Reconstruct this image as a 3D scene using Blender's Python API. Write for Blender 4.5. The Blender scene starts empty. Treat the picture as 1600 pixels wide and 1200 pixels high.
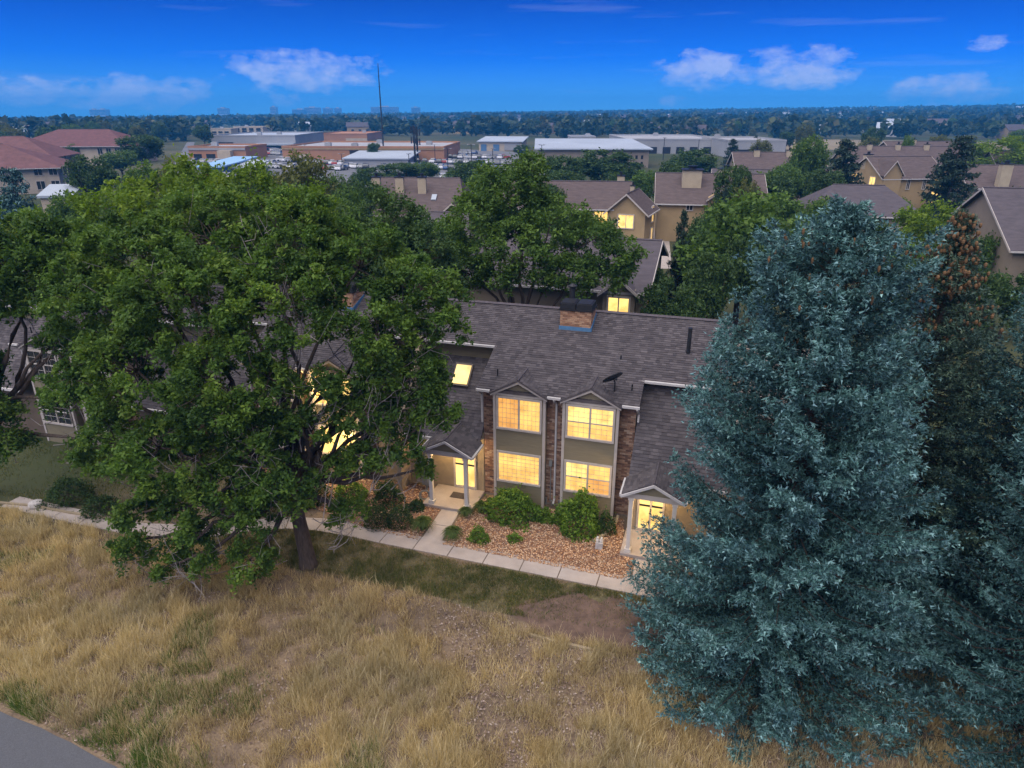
import bpy, math, random
import numpy as np
from mathutils import Vector, Matrix

R = math.radians
rng = np.random.default_rng(7)
random.seed(7)
SC = bpy.context.scene
LOG = []
COL = SC.collection

# ------------------------------------------------------------------ camera, sky, sun, exposure
CAM_H = 15.5
PITCH = R(21.7)
cd = bpy.data.cameras.new('camera')
cd.sensor_width = 36.0
cd.lens = 24.0
cd.clip_start = 0.1
cd.clip_end = 12000
cam = bpy.data.objects.new('camera', cd)
cam.location = (0, 0, CAM_H)
cam.rotation_euler = (math.pi / 2 - PITCH, 0, 0)
COL.objects.link(cam)
SC.camera = cam

SUN_EL, SUN_AZ = R(66), R(222)          # azimuth clockwise from +Y: behind the camera, to its left
W = bpy.data.worlds.new('World')
SC.world = W
W.use_nodes = True
nt = W.node_tree
nt.nodes.clear()


def wn(t, **k):
    n = nt.nodes.new(t)
    for a, b in k.items():
        setattr(n, a, b)
    return n


def wmath(op, a, b=None, c=None, clamp=False):
    n = wn('ShaderNodeMath', operation=op, use_clamp=clamp)
    for i, v in enumerate((a, b, c)):
        if v is None:
            continue
        if isinstance(v, (int, float)):
            n.inputs[i].default_value = v
        else:
            nt.links.new(v, n.inputs[i])
    return n.outputs[0]


wout = wn('ShaderNodeOutputWorld')
wbg = wn('ShaderNodeBackground')
sky = wn('ShaderNodeTexSky', sky_type='NISHITA')
sky.sun_disc = False
sky.sun_elevation = SUN_EL
sky.sun_rotation = SUN_AZ
sky.altitude = 1700
sky.air_density = 1.0
sky.dust_density = 0.0
sky.ozone_density = 2.0
SKY_STRENGTH = 0.10
SKY_TINT = [(0.0, (.062, .235, .62)), (.065, (.003, .118, .56)), (.13, (.0006, .062, .37)), (1.0, (.0006, .055, .33))]
tc = wn('ShaderNodeTexCoord')
sep = wn('ShaderNodeSeparateXYZ')
nt.links.new(tc.outputs['Generated'], sep.inputs[0])
az = wmath('ARCTAN2', sep.outputs[0], sep.outputs[1])
el = wmath('ARCSINE', sep.outputs[2])
# the evening sky deepens fast from the pale horizon up to a saturated blue
srm = wn('ShaderNodeValToRGB')
for i, (p_, c_) in enumerate(SKY_TINT):
    e_ = srm.color_ramp.elements
    if i >= len(e_):
        e_.new(p_)
    e_[i].position = p_
    e_[i].color = (*c_, 1)
nt.links.new(sep.outputs[2], srm.inputs[0])
gam = wn('ShaderNodeMixRGB', blend_type='MULTIPLY')
gam.inputs[0].default_value = 1.0
nt.links.new(srm.outputs[0], gam.inputs[2])
nt.links.new(sky.outputs[0], gam.inputs[1])
# cumulus puffs low over the horizon, in azimuth and elevation, all round the circle
PUFFS = [(30, 143, 52, 20, .85), (205, 146, 120, 26, .95), (470, 112, 125, 34, .8), (545, 103, 55, 20, .6), (446, 154, 26, 11, .6),
         (1110, 108, 82, 34, .85), (1258, 106, 84, 31, .95), (1485, 142, 78, 24, .75), (1540, 66, 30, 10, .5), (1056, 158, 26, 9, .5)]
clouds = []
for (px, py, wx, wy, s) in PUFFS:
    d = Vector(((px - 800) / 1067, 1, (600 - py) / 1067))
    d = Matrix.Rotation(-PITCH, 3, 'X') @ d
    d.normalize()
    clouds.append((math.atan2(d.x, d.y), math.asin(d.z), wx / 1150, wy / 1150, s))
rr = random.Random(3)
for k in range(9):
    clouds.append((R(50 + 30 * k + rr.uniform(-8, 8)), R(rr.uniform(2, 6)), rr.uniform(.04, .11), rr.uniform(.015, .03), rr.uniform(.5, .9)))
cmb = wn('ShaderNodeCombineXYZ')
nt.links.new(az, cmb.inputs[0])
nt.links.new(wmath('MULTIPLY', el, 1.7), cmb.inputs[1])
nz = wn('ShaderNodeTexNoise')
nz.inputs['Scale'].default_value = 26
nz.inputs['Detail'].default_value = 7
nz.inputs['Roughness'].default_value = .62
nt.links.new(cmb.outputs[0], nz.inputs['Vector'])
nzc = wmath('SUBTRACT', nz.outputs[0], .5)
tot = None
for (ca, ce, sa, se, s) in clouds:
    da = wmath('DIVIDE', wmath('SUBTRACT', az, ca), sa)
    de = wmath('DIVIDE', wmath('SUBTRACT', el, ce), se)
    q = wmath('SUBTRACT', 1.0, wmath('ADD', wmath('MULTIPLY', da, da), wmath('MULTIPLY', de, de)))
    q = wmath('MULTIPLY', wmath('MAXIMUM', q, -.6), s)
    tot = q if tot is None else wmath('MAXIMUM', tot, q)
cov = wmath('ADD', wmath('MULTIPLY', tot, .75), wmath('MULTIPLY', nzc, 2.6))
cov = wmath('MULTIPLY', wmath('SUBTRACT', cov, .07), 1.5, clamp=True)
inside = wmath('MULTIPLY', wmath('ADD', tot, .30), 2.2, clamp=True)
cov = wmath('MULTIPLY', cov, inside)
# thin cirrus streaks
mp = wn('ShaderNodeMapping')
mp.inputs['Scale'].default_value = (1.6, 14, 1)
mp.inputs['Rotation'].default_value = (0, 0, R(7))
nt.links.new(cmb.outputs[0], mp.inputs[0])
nz2 = wn('ShaderNodeTexNoise')
nz2.inputs['Scale'].default_value = 2.3
nz2.inputs['Detail'].default_value = 6
nt.links.new(mp.outputs[0], nz2.inputs['Vector'])
cir = wmath('MULTIPLY', wmath('SUBTRACT', nz2.outputs[0], .57), .8, clamp=True)
cov = wmath('ADD', wmath('MULTIPLY', cov, .72), cir, clamp=True)
mix = wn('ShaderNodeMixRGB')
nt.links.new(cov, mix.inputs[0])
nt.links.new(gam.outputs[0], mix.inputs[1])
mix.inputs[2].default_value = (2.5, 2.8, 4.1, 1)
nt.links.new(mix.outputs[0], wbg.inputs[0])
wbg.inputs[1].default_value = SKY_STRENGTH
nt.links.new(wbg.outputs[0], wout.inputs[0])

sl = bpy.data.lights.new('sun', 'SUN')
sl.energy = 2.5
sl.angle = R(100)
sl.color = (1.0, .92, .85)
sun = bpy.data.objects.new('sun', sl)
sd = Vector((math.sin(SUN_AZ) * math.cos(SUN_EL), math.cos(SUN_AZ) * math.cos(SUN_EL), math.sin(SUN_EL)))
sun.rotation_euler = (-sd).to_track_quat('-Z', 'Y').to_euler()
COL.objects.link(sun)

vs = SC.view_settings
vs.view_transform = 'Standard'
vs.look = 'None'
vs.exposure = 1.28
vs.gamma = 1.0
vs.use_curve_mapping = False
SC.cycles.max_bounces = 6
SC.cycles.diffuse_bounces = 3
SC.cycles.transmission_bounces = 4
SC.cycles.volume_bounces = 1
SC.cycles.sample_clamp_indirect = 3.0
SC.cycles.use_denoising = True

# ------------------------------------------------------------------ projection helpers (where things stand)
CP, SP = math.cos(PITCH), math.sin(PITCH)


def ray(px, py):
    a, b = (px - 800) / 1067, (600 - py) / 1067
    return np.array([a, CP + b * SP, -SP + b * CP])


def ground(px, py, z=0.0):
    d = ray(px, py)
    return np.array([0, 0, CAM_H]) + d * ((z - CAM_H) / d[2])


def at(px, py, Y):
    d = ray(px, py)
    return np.array([0, 0, CAM_H]) + d * (Y / d[1])


HA = R(-17)
HO = np.array([-1.33, 25.42, 0.0])
EX = np.array([math.cos(HA), math.sin(HA), 0])
NY = np.array([-math.sin(HA), math.cos(HA), 0])


def hl(x, y, z=0.0):
    return HO + EX * x + NY * y + np.array([0, 0, z])


def fract_noise(x, y, seed=0, octaves=3, scale=1.0):
    out = np.zeros_like(np.asarray(x, float))
    amp, tot = 1.0, 0.0
    for o in range(octaves):
        g = np.random.default_rng(seed * 31 + o).random((64, 64))
        s = scale * 2 ** o
        xs, ys = np.asarray(x) * s, np.asarray(y) * s
        xi, yi = np.floor(xs).astype(int), np.floor(ys).astype(int)
        fx, fy = xs - xi, ys - yi
        fx = fx * fx * (3 - 2 * fx)
        fy = fy * fy * (3 - 2 * fy)
        a, b = g[xi % 64, yi % 64], g[(xi + 1) % 64, yi % 64]
        c, d = g[xi % 64, (yi + 1) % 64], g[(xi + 1) % 64, (yi + 1) % 64]
        out += amp * ((a * (1 - fx) + b * fx) * (1 - fy) + (c * (1 - fx) + d * fx) * fy)
        tot += amp
        amp *= .5
    return out / tot


# ------------------------------------------------------------------ materials
def nodes_of(name):
    m = bpy.data.materials.new(name)
    m.use_nodes = True
    t = m.node_tree
    t.nodes.clear()
    o = t.nodes.new('ShaderNodeOutputMaterial')
    return m, t, o


def ramp(t, fac, stops):
    r = t.nodes.new('ShaderNodeValToRGB')
    e = r.color_ramp.elements
    while len(e) < len(stops):
        e.new(.5)
    for i, (p, c) in enumerate(stops):
        e[i].position = p
        e[i].color = (*c, 1)
    t.links.new(fac, r.inputs[0])
    return r.outputs[0]


def noise(t, scale, detail=4, rough=.55, coord='Object', vec=None, stretch=None):
    n = t.nodes.new('ShaderNodeTexNoise')
    n.inputs['Scale'].default_value = scale
    n.inputs['Detail'].default_value = detail
    n.inputs['Roughness'].default_value = rough
    if vec is None:
        c = t.nodes.new('ShaderNodeTexCoord')
        vec = c.outputs[coord]
    if stretch:
        mpn = t.nodes.new('ShaderNodeMapping')
        mpn.inputs['Scale'].default_value = stretch
        t.links.new(vec, mpn.inputs[0])
        vec = mpn.outputs[0]
    t.links.new(vec, n.inputs['Vector'])
    return n.outputs[0]


def mul(t, a, b, fac=1.0, mode='MULTIPLY'):
    n = t.nodes.new('ShaderNodeMixRGB')
    n.blend_type = mode
    n.inputs[0].default_value = fac
    t.links.new(a, n.inputs[1])
    t.links.new(b, n.inputs[2])
    return n.outputs[0]


def mat(name, col, rough=.75, var=.25, scale=6.0, bump=0.0, bscale=60.0, spec=.3, metal=0.0, rnd=None, stretch=None):
    """plain weathered surface: base colour broken up by two noises; rnd = colour stops picked per piece"""
    m, t, o = nodes_of(name)
    b = t.nodes.new('ShaderNodeBsdfPrincipled')
    lo = tuple(c * (1 - var) for c in col)
    hi = tuple(min(1, c * (1 + var)) for c in col)
    c1 = ramp(t, noise(t, scale, 5, .6, stretch=stretch), [(.3, lo), (.7, hi)])
    if rnd:
        a = t.nodes.new('ShaderNodeAttribute')
        a.attribute_name = 'rnd'
        cr = ramp(t, a.outputs['Fac'], rnd)
        nn = ramp(t, noise(t, scale, 5, .6), [(.3, (1 - var,) * 3), (.7, (1 + var * .6,) * 3)])
        c1 = mul(t, cr, nn)
    t.links.new(c1, b.inputs['Base Color'])
    b.inputs['Roughness'].default_value = rough
    b.inputs['Specular IOR Level'].default_value = spec
    b.inputs['Metallic'].default_value = metal
    if bump:
        bp = t.nodes.new('ShaderNodeBump')
        bp.inputs['Strength'].default_value = bump
        bp.inputs['Distance'].default_value = .02
        t.links.new(noise(t, bscale, 4), bp.inputs['Height'])
        t.links.new(bp.outputs[0], b.inputs['Normal'])
    t.links.new(b.outputs[0], o.inputs[0])
    return m


def leaf_mat(name, stops, trans=.35, clump=.35, cscale=.55, tcol=1.25):
    m, t, o = nodes_of(name)
    a = t.nodes.new('ShaderNodeAttribute')
    a.attribute_name = 'rnd'
    c = ramp(t, a.outputs['Fac'], stops)
    n = ramp(t, noise(t, cscale, 3), [(.32, (1 - clump, 1 - clump * .9, 1 - clump * .8)), (.7, (1 + clump, 1 + clump * .85, 1 + clump * .3))])
    c = mul(t, c, n)
    d = t.nodes.new('ShaderNodeBsdfPrincipled')
    d.inputs['Roughness'].default_value = .6
    d.inputs['Specular IOR Level'].default_value = .25
    t.links.new(c, d.inputs['Base Color'])
    tr = t.nodes.new('ShaderNodeBsdfTranslucent')
    g = t.nodes.new('ShaderNodeMixRGB')
    g.blend_type = 'MULTIPLY'
    g.inputs[0].default_value = 1
    g.inputs[2].default_value = (tcol, tcol, tcol * .5, 1)
    t.links.new(c, g.inputs[1])
    t.links.new(g.outputs[0], tr.inputs[0])
    mx = t.nodes.new('ShaderNodeMixShader')
    mx.inputs[0].default_value = trans
    t.links.new(d.outputs[0], mx.inputs[1])
    t.links.new(tr.outputs[0], mx.inputs[2])
    t.links.new(mx.outputs[0], o.inputs[0])
    return m


def lit_mat(name, col, strength, slat=42.0, dark=.75):
    """a lit window: drawn blinds glowing from the room behind"""
    m, t, o = nodes_of(name)
    b = t.nodes.new('ShaderNodeBsdfPrincipled')
    b.inputs['Base Color'].default_value = (.25, .2, .12, 1)
    b.inputs['Roughness'].default_value = .25
    tcn = t.nodes.new('ShaderNodeTexCoord')
    w = t.nodes.new('ShaderNodeTexWave')
    w.bands_direction = 'Z'
    w.inputs['Scale'].default_value = slat / 6.283
    w.inputs['Distortion'].default_value = .15
    t.links.new(tcn.outputs['Object'], w.inputs['Vector'])
    s = ramp(t, w.outputs[0], [(.1, (dark,) * 3), (.6, (1, 1, 1))])
    n = ramp(t, noise(t, 1.3, 4, .6), [(.32, (col[0] * .62, col[1] * .50, col[2] * .32)), (.5, (col[0] * .92, col[1] * .88, col[2] * .8)), (.7, (col[0] * 1.15, col[1] * 1.18, col[2] * 1.15))])
    t.links.new(mul(t, n, s), b.inputs['Emission Color'])
    b.inputs['Emission Strength'].default_value = strength
    t.links.new(b.outputs[0], o.inputs[0])
    return m


M = {}
M['trim'] = mat('painted_trim', (.42, .385, .35), .55, .1, 3)
M['white'] = mat('white_paint', (.58, .55, .50), .5, .06, 3)
M['siding'] = mat('olive_siding', (.20, .175, .115), .75, .12, 2, .25, 8, stretch=(1, 1, 14))
M['stucco'] = mat('tan_stucco', (.26, .215, .145), .85, .12, 2.5, .3, 40)
M['darkwall'] = mat('brown_siding', (.115, .088, .065), .8, .15, 2)
M['mortar'] = mat('mortar', (.20, .17, .145), .9, .2, 9)
M['brick'] = mat('brick', (.2, .1, .07), .85, .3, 25, .3, 60, rnd=[(0, (.10, .06, .045)), (.25, (.19, .105, .07)), (.6, (.28, .165, .105)), (.85, (.34, .23, .155)), (1, (.40, .31, .23))])
M['chbrick'] = mat('chimney_brick', (.3, .17, .1), .85, .25, 25, .3, 60, rnd=[(0, (.22, .12, .075)), (.5, (.38, .21, .125)), (1, (.50, .32, .20))])
M['roof'] = mat('roof_deck', (.10, .088, .092), .9, .25, 3)
M['shingle'] = mat('asphalt_shingle', (.1, .09, .09), .88, .18, 1.2, .5, 120, rnd=[(0, (.050, .045, .050)), (.35, (.066, .059, .064)), (.75, (.082, .074, .079)), (1, (.102, .092, .097))])
M['cap'] = mat('ridge_cap', (.075, .066, .075), .9, .25, 8)
M['metal_dark'] = mat('black_metal', (.028, .03, .035), .45, .2, 5, metal=.3)
M['flash'] = mat('blue_flashing', (.06, .15, .27), .5, .15, 6)
M['gutter'] = mat('white_gutter', (.48, .47, .46), .45, .08, 3)
M['concrete'] = mat('pale_concrete', (.34, .30, .27), .85, .14, 1.3, .25, 90)
M['asphalt'] = mat('asphalt', (.085, .09, .10), .9, .22, 40, .5, 130)
M['bark'] = mat('bark', (.085, .065, .05), .95, .4, 5, .8, 18, stretch=(3, 3, .5))
M['darkbark'] = mat('spruce_bark', (.045, .036, .03), .95, .4, 6)
M['twig'] = mat('dead_twig', (.24, .215, .20), .95, .3, 5)
M['dead'] = mat('dark_window', (.02, .024, .03), .12, .2, 2, spec=.6)
M['fabric'] = mat('doormat', (.06, .05, .045), .95, .3, 30)
M['skylight'] = mat('skylight_kerb', (.11, .095, .08), .6, .2, 5)
M['pebble'] = mat('river_rock', (.4, .25, .18), .85, .25, 20, rnd=[(0, (.20, .095, .050)), (.3, (.38, .205, .105)), (.6, (.54, .34, .19)), (.85, (.66, .50, .34)), (1, (.26, .19, .15))])
M['soil'] = mat('bed_soil', (.20, .115, .08), .95, .3, 9)
M['stone'] = mat('grey_stone', (.42, .40, .38), .85, .25, 8, .4, 40)
M['plastic'] = mat('grey_plastic', (.20, .21, .20), .5, .12, 5)
M['lit'] = lit_mat('lit_blind', (1.0, .59, .135), 0.57)
M['lit_orange'] = lit_mat('lit_blind_orange', (1.0, .47, .09), 0.46)
M['lit_pale'] = lit_mat('lit_blind_pale', (1.0, .70, .215), 0.68)
M['lit_far'] = lit_mat('lit_window_far', (1.0, .66, .20), 0.66, 20, .9)
M['lamp'] = lit_mat('lamp_glass', (1.0, .76, .38), 2.5, 5, 1)

G_ASH = [(0, (.036, .080, .020)), (.4, (.074, .150, .026)), (.8, (.125, .215, .032)), (1, (.20, .27, .048))]
G_LIME = [(0, (.075, .135, .012)), (.5, (.125, .215, .018)), (1, (.21, .29, .03))]
G_DARK = [(0, (.026, .056, .018)), (.5, (.048, .098, .028)), (1, (.085, .145, .038))]
G_MID = [(0, (.040, .085, .018)), (.5, (.078, .15, .026)), (1, (.125, .21, .038))]
G_OLIVE = [(0, (.06, .075, .018)), (.5, (.105, .125, .03)), (1, (.16, .165, .045))]
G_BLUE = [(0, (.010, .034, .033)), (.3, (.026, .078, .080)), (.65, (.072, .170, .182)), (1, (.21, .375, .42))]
G_EVER = [(0, (.016, .034, .022)), (.5, (.028, .055, .036)), (1, (.05, .085, .06))]
M['ash'] = leaf_mat('ash_leaves', G_ASH, .38, .30, .45)
M['ash2'] = leaf_mat('dark_leaves', G_DARK, .3, .3, .3)
M['mid'] = leaf_mat('mid_leaves', G_MID, .35, .3, .35)
M['lime'] = leaf_mat('lime_leaves', G_LIME, .4, .22, .35)
M['olive'] = leaf_mat('olive_leaves', G_OLIVE, .35, .25, .35)
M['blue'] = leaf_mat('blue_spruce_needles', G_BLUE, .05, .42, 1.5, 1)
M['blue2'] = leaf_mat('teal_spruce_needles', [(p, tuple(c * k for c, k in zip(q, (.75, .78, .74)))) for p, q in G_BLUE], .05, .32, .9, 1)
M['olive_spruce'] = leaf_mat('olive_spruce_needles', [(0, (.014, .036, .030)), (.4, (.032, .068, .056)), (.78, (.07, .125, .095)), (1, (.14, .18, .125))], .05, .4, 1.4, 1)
M['ever'] = leaf_mat('evergreen_needles', G_EVER, .12, .3, .7, 1)
M['bush'] = leaf_mat('bush_leaves', [(0, (.05, .11, .012)), (.5, (.095, .19, .02)), (1, (.18, .28, .04))], .35, .25, 3)
M['boxwood'] = leaf_mat('boxwood_leaves', [(0, (.018, .040, .010)), (.5, (.032, .070, .016)), (1, (.06, .11, .024))], .25, .2, 2.2)
M['cone'] = mat('spruce_cone', (.15, .088, .042), .9, .35, 9)
M['straw'] = leaf_mat('dry_grass', [(0, (.20, .148, .092)), (.3, (.39, .305, .172)), (.65, (.58, .475, .27)), (.9, (.78, .68, .44)), (1, (.44, .395, .32))], .3, .22, .3, 1.1)
M['turf'] = leaf_mat('turf_blades', [(0, (.050, .078, .018)), (.35, (.085, .118, .028)), (.65, (.17, .155, .058)), (1, (.30, .235, .115))], .3, .3, .5, 1.1)


# ------------------------------------------------------------------ mesh helpers
def new_obj(name, me, m=None, parent=None):
    o = bpy.data.objects.new(name, me)
    COL.objects.link(o)
    if me is not None and m is not None:
        me.materials.append(m)
    if parent is not None:
        o.parent = parent
    return o


def np_mesh(name, V, k, rnd=None, smooth=False, F=None):
    """V: (N*k,3) vertices of N separate k-gons, or F: (N,k) indices"""
    V = np.asarray(V, np.float32).reshape(-1, 3)
    me = bpy.data.meshes.new(name)
    F = np.arange(len(V), dtype=np.int32).reshape(-1, k) if F is None else np.asarray(F, np.int32)
    n = len(F)
    me.vertices.add(len(V))
    me.vertices.foreach_set('co', V.ravel())
    me.loops.add(n * k)
    me.loops.foreach_set('vertex_index', F.ravel())
    me.polygons.add(n)
    me.polygons.foreach_set('loop_start', np.arange(0, n * k, k, dtype=np.int32))
    me.polygons.foreach_set('loop_total', np.full(n, k, np.int32))
    if smooth:
        me.polygons.foreach_set('use_smooth', np.ones(n, bool))
    if rnd is not None:
        a = me.attributes.new('rnd', 'FLOAT', 'FACE')
        a.data.foreach_set('value', np.asarray(rnd, np.float32))
    me.update(calc_edges=True)
    return me


class MB:
    def __init__(s):
        s.v, s.f, s.cut = [], [], []

    def add(s, vs, fs):
        o = len(s.v)
        s.v += [tuple(map(float, p)) for p in vs]
        s.f += [tuple(i + o for i in f) for f in fs]
        s.cut.append((o, len(s.f)))
        return s

    def box(s, x0, x1, y0, y1, z0, z1):
        return s.add([(x, y, z) for z in (z0, z1) for x, y in ((x0, y0), (x1, y0), (x1, y1), (x0, y1))],
                     [(3, 2, 1, 0), (4, 5, 6, 7), (0, 1, 5, 4), (1, 2, 6, 5), (2, 3, 7, 6), (3, 0, 4, 7)])

    def prism(s, pts, vec):
        n = len(pts)
        p = [np.array(q, float) for q in pts]
        return s.add(p + [q + np.array(vec, float) for q in p],
                     [tuple(range(n)), tuple(range(2 * n - 1, n - 1, -1))] + [((i + 1) % n, i, i + n, (i + 1) % n + n) for i in range(n)])

    def tube(s, pts, rad, n=6, cap=True):
        pts = [Vector(p) for p in pts]
        if not hasattr(rad, '__len__'):
            rad = [rad] * len(pts)
        vs, fs = [], []
        ref = Vector((0.31, .17, .93))
        for i, p in enumerate(pts):
            d = (pts[min(i + 1, len(pts) - 1)] - pts[max(i - 1, 0)])
            d = d.normalized() if d.length > 1e-6 else Vector((0, 0, 1))
            a = d.cross(ref if abs(d.dot(ref)) < .95 else Vector((1, 0, 0))).normalized()
            b = d.cross(a)
            for k in range(n):
                t = 2 * math.pi * k / n
                vs.append(p + (a * math.cos(t) + b * math.sin(t)) * rad[i])
        for i in range(len(pts) - 1):
            for k in range(n):
                fs.append((i * n + k, i * n + (k + 1) % n, (i + 1) * n + (k + 1) % n, (i + 1) * n + k))
        if cap:
            fs.append(tuple(range(n - 1, -1, -1)))
            fs.append(tuple((len(pts) - 1) * n + k for k in range(n)))
        return s.add(vs, fs)

    def lathe(s, cx, cy, prof, n=10):
        vs = [(cx + r * math.cos(2 * math.pi * k / n), cy + r * math.sin(2 * math.pi * k / n), z) for r, z in prof for k in range(n)]
        fs = [(i * n + k, i * n + (k + 1) % n, (i + 1) * n + (k + 1) % n, (i + 1) * n + k) for i in range(len(prof) - 1) for k in range(n)]
        fs += [tuple(range(n - 1, -1, -1)), tuple((len(prof) - 1) * n + k for k in range(n))]
        return s.add(vs, fs)

    def mesh(s, name, smooth=False):
        me = bpy.data.meshes.new(name)
        me.from_pydata(s.v, [], s.f)
        if smooth:
            me.polygons.foreach_set('use_smooth', np.ones(len(me.polygons), bool))
        me.update()
        return me

    def each(s, name, m, parent=None):
        """every shape added becomes an object of its own"""
        f0 = 0
        out = []
        for i, (o, f1) in enumerate(s.cut):
            v1 = s.cut[i + 1][0] if i + 1 < len(s.cut) else len(s.v)
            q = MB()
            q.v, q.f = s.v[o:v1], [tuple(k - o for k in f) for f in s.f[f0:f1]]
            out.append(q.obj(name, m, parent))
            f0 = f1
        return out

    def obj(s, name, m, parent=None, smooth=False):
        return new_obj(name, s.mesh(name, smooth), m, parent)


def tag(o, label=None, cat=None, group=None, kind=None, category=None):
    cat = cat or category
    if label:
        o['label'] = label
    if cat:
        o['category'] = cat
    if group:
        o['group'] = group
    if kind:
        o['kind'] = kind
    return o


def empty(name, loc=(0, 0, 0), rz=0.0, **k):
    o = bpy.data.objects.new(name, None)
    o.empty_display_size = .2
    o.location = [float(c) for c in loc]
    o.rotation_euler = (0, 0, rz)
    COL.objects.link(o)
    return tag(o, **k)


def copy_tree(root, loc, rz=0.0, scale=None, **k):
    r = root.copy()
    COL.objects.link(r)
    r.location = [float(c) for c in loc]
    r.rotation_euler = (0, 0, rz)
    if scale is not None:
        r.scale = scale
    for key in ('label', 'category', 'group', 'kind'):
        if key in r and key in k or (key == 'group' and key in r):
            del r[key]
    tag(r, **k)
    for ch in list(root.children):
        c = ch.copy()
        COL.objects.link(c)
        c.parent = r
        for g in list(ch.children):
            d = g.copy()
            COL.objects.link(d)
            d.parent = c
    return r


# ------------------------------------------------------------------ terrain
def terrain_z(x, y):
    x, y = np.asarray(x, float), np.asarray(y, float)
    d = np.hypot(x, y)
    t = np.clip((d - 450) / 2250, 0, 1)
    t = t * t * (3 - 2 * t)
    a = np.clip(np.arctan2(x, np.maximum(y, 1e-3)), -.75, .75) / .646
    top = 7 + 20 * a
    return t * (top + 5 * (fract_noise(x / 500 + 30, y / 500 + 30, 5, 3, 1) - .5))


def make_ground():
    rads = np.concatenate([[0], np.linspace(6, 60, 10), np.geomspace(80, 4300, 46)])
    n = 144
    vs = [(0, 0, 0)]
    for r in rads[1:]:
        for k in range(n):
            a = 2 * math.pi * k / n
            vs.append((r * math.sin(a), r * math.cos(a), 0))
    vs = np.array(vs)
    vs[:, 2] = terrain_z(vs[:, 0], vs[:, 1])
    fs = [(0, 1 + (k + 1) % n, 1 + k) for k in range(n)]
    for i in range(len(rads) - 2):
        for k in range(n):
            a, b = 1 + i * n + k, 1 + i * n + (k + 1) % n
            fs.append((a, b, b + n, a + n))
    me = bpy.data.meshes.new('ground')
    me.from_pydata([tuple(v) for v in vs], [], fs)
    m, t, o = nodes_of('dry_ground')
    b = t.nodes.new('ShaderNodeBsdfPrincipled')
    b.inputs['Roughness'].default_value = .95
    b.inputs['Specular IOR Level'].default_value = .1
    near = ramp(t, noise(t, .8, 8, .68), [(.3, (.10, .08, .066)), (.5, (.17, .135, .095)), (.7, (.25, .195, .13))])
    litter = ramp(t, noise(t, 14, 6, .7), [(.3, (.6, .56, .56)), (.7, (1.25, 1.2, 1.15))])
    near = mul(t, near, litter)
    far = ramp(t, noise(t, .012, 6, .6), [(.35, (.035, .05, .022)), (.5, (.06, .066, .032)), (.68, (.10, .092, .055))])
    cdn = t.nodes.new('ShaderNodeTexCoord')
    ln = t.nodes.new('ShaderNodeVectorMath')
    ln.operation = 'LENGTH'
    t.links.new(cdn.outputs['Object'], ln.inputs[0])
    mr = t.nodes.new('ShaderNodeMapRange')
    mr.inputs[1].default_value = 27
    mr.inputs[2].default_value = 34
    t.links.new(ln.outputs['Value'], mr.inputs[0])
    mx = t.nodes.new('ShaderNodeMixRGB')
    t.links.new(mr.outputs[0], mx.inputs[0])
    t.links.new(near, mx.inputs[1])
    t.links.new(far, mx.inputs[2])
    t.links.new(mx.outputs[0], b.inputs['Base Color'])
    t.links.new(b.outputs[0], o.inputs[0])
    return tag(new_obj('ground', me, m), kind='structure')


make_ground()


def sheet(name, pts, z, m, jitter=0.0, parent=None, seg=.5):
    """a flat irregular polygon, its outline broken up"""
    out = []
    n = len(pts)
    for i in range(n):
        a, b = np.array(pts[i][:2], float), np.array(pts[(i + 1) % n][:2], float)
        k = max(1, int(np.linalg.norm(b - a) / seg)) if jitter else 1
        for j in range(k):
            p = a + (b - a) * j / k
            q = p + (rng.random(2) - .5) * 2 * jitter
            out.append((q[0], q[1], z))
    me = bpy.data.meshes.new(name)
    me.from_pydata(out, [], [tuple(range(len(out)))])
    return new_obj(name, me, m, parent)


# outlines on the ground (world x, y)
WALK_C = [(-21.5, 25.3), (-17.5, 24.0), (-14.6, 23.15), (-12.3, 23.05), (-10.4, 23.5), (-8.6, 23.75), (-6.9, 23.35), (-4.9, 22.65), (-3.0, 22.05), (4.1, 19.75), (8.5, 18.35), (13.2, 16.95), (19, 15.2)]
LAWN = [(-7.2, 20.4), (-10.0, 21.3), (-13.2, 22.0), (-13.0, 22.6), (-10.4, 23.0), (-8.6, 23.25), (-7.0, 22.9), (-3.2, 21.5), (4.0, 19.25), (5.8, 18.6), (4.6, 17.6), (2.6, 17.6), (-.5, 18.3), (-2.2, 19.0), (-4.5, 19.6)]
DIRT = [(.2, 18.6), (2.2, 19.3), (5.2, 18.7), (6.5, 17.6), (5.0, 16.4), (2.6, 16.9), (1.0, 17.3)]
PATH = [(-30, 20.4), (-20.6, 17.0), (-14.28, 14.33), (-12.2, 13.5), (-10.09, 12.53), (-7.0, 10.8), (-4.5, 9.0), (-2, 6), (-12, 2), (-40, 10)]
M['lawn'] = mat('thin_lawn', (.10, .088, .046), .95, .5, 3.5, .5, 30)
M['dirt'] = mat('bare_dirt', (.115, .078, .06), .95, .35, 2.5, .4, 30)
tag(sheet('lawn', LAWN, .004, M['lawn'], .28), kind='structure')
tag(sheet('dirt_patch', DIRT, .008, M['dirt'], .32), kind='structure')
tag(sheet('asphalt_path', PATH, .012, M['asphalt'], .03), kind='structure')


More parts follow.
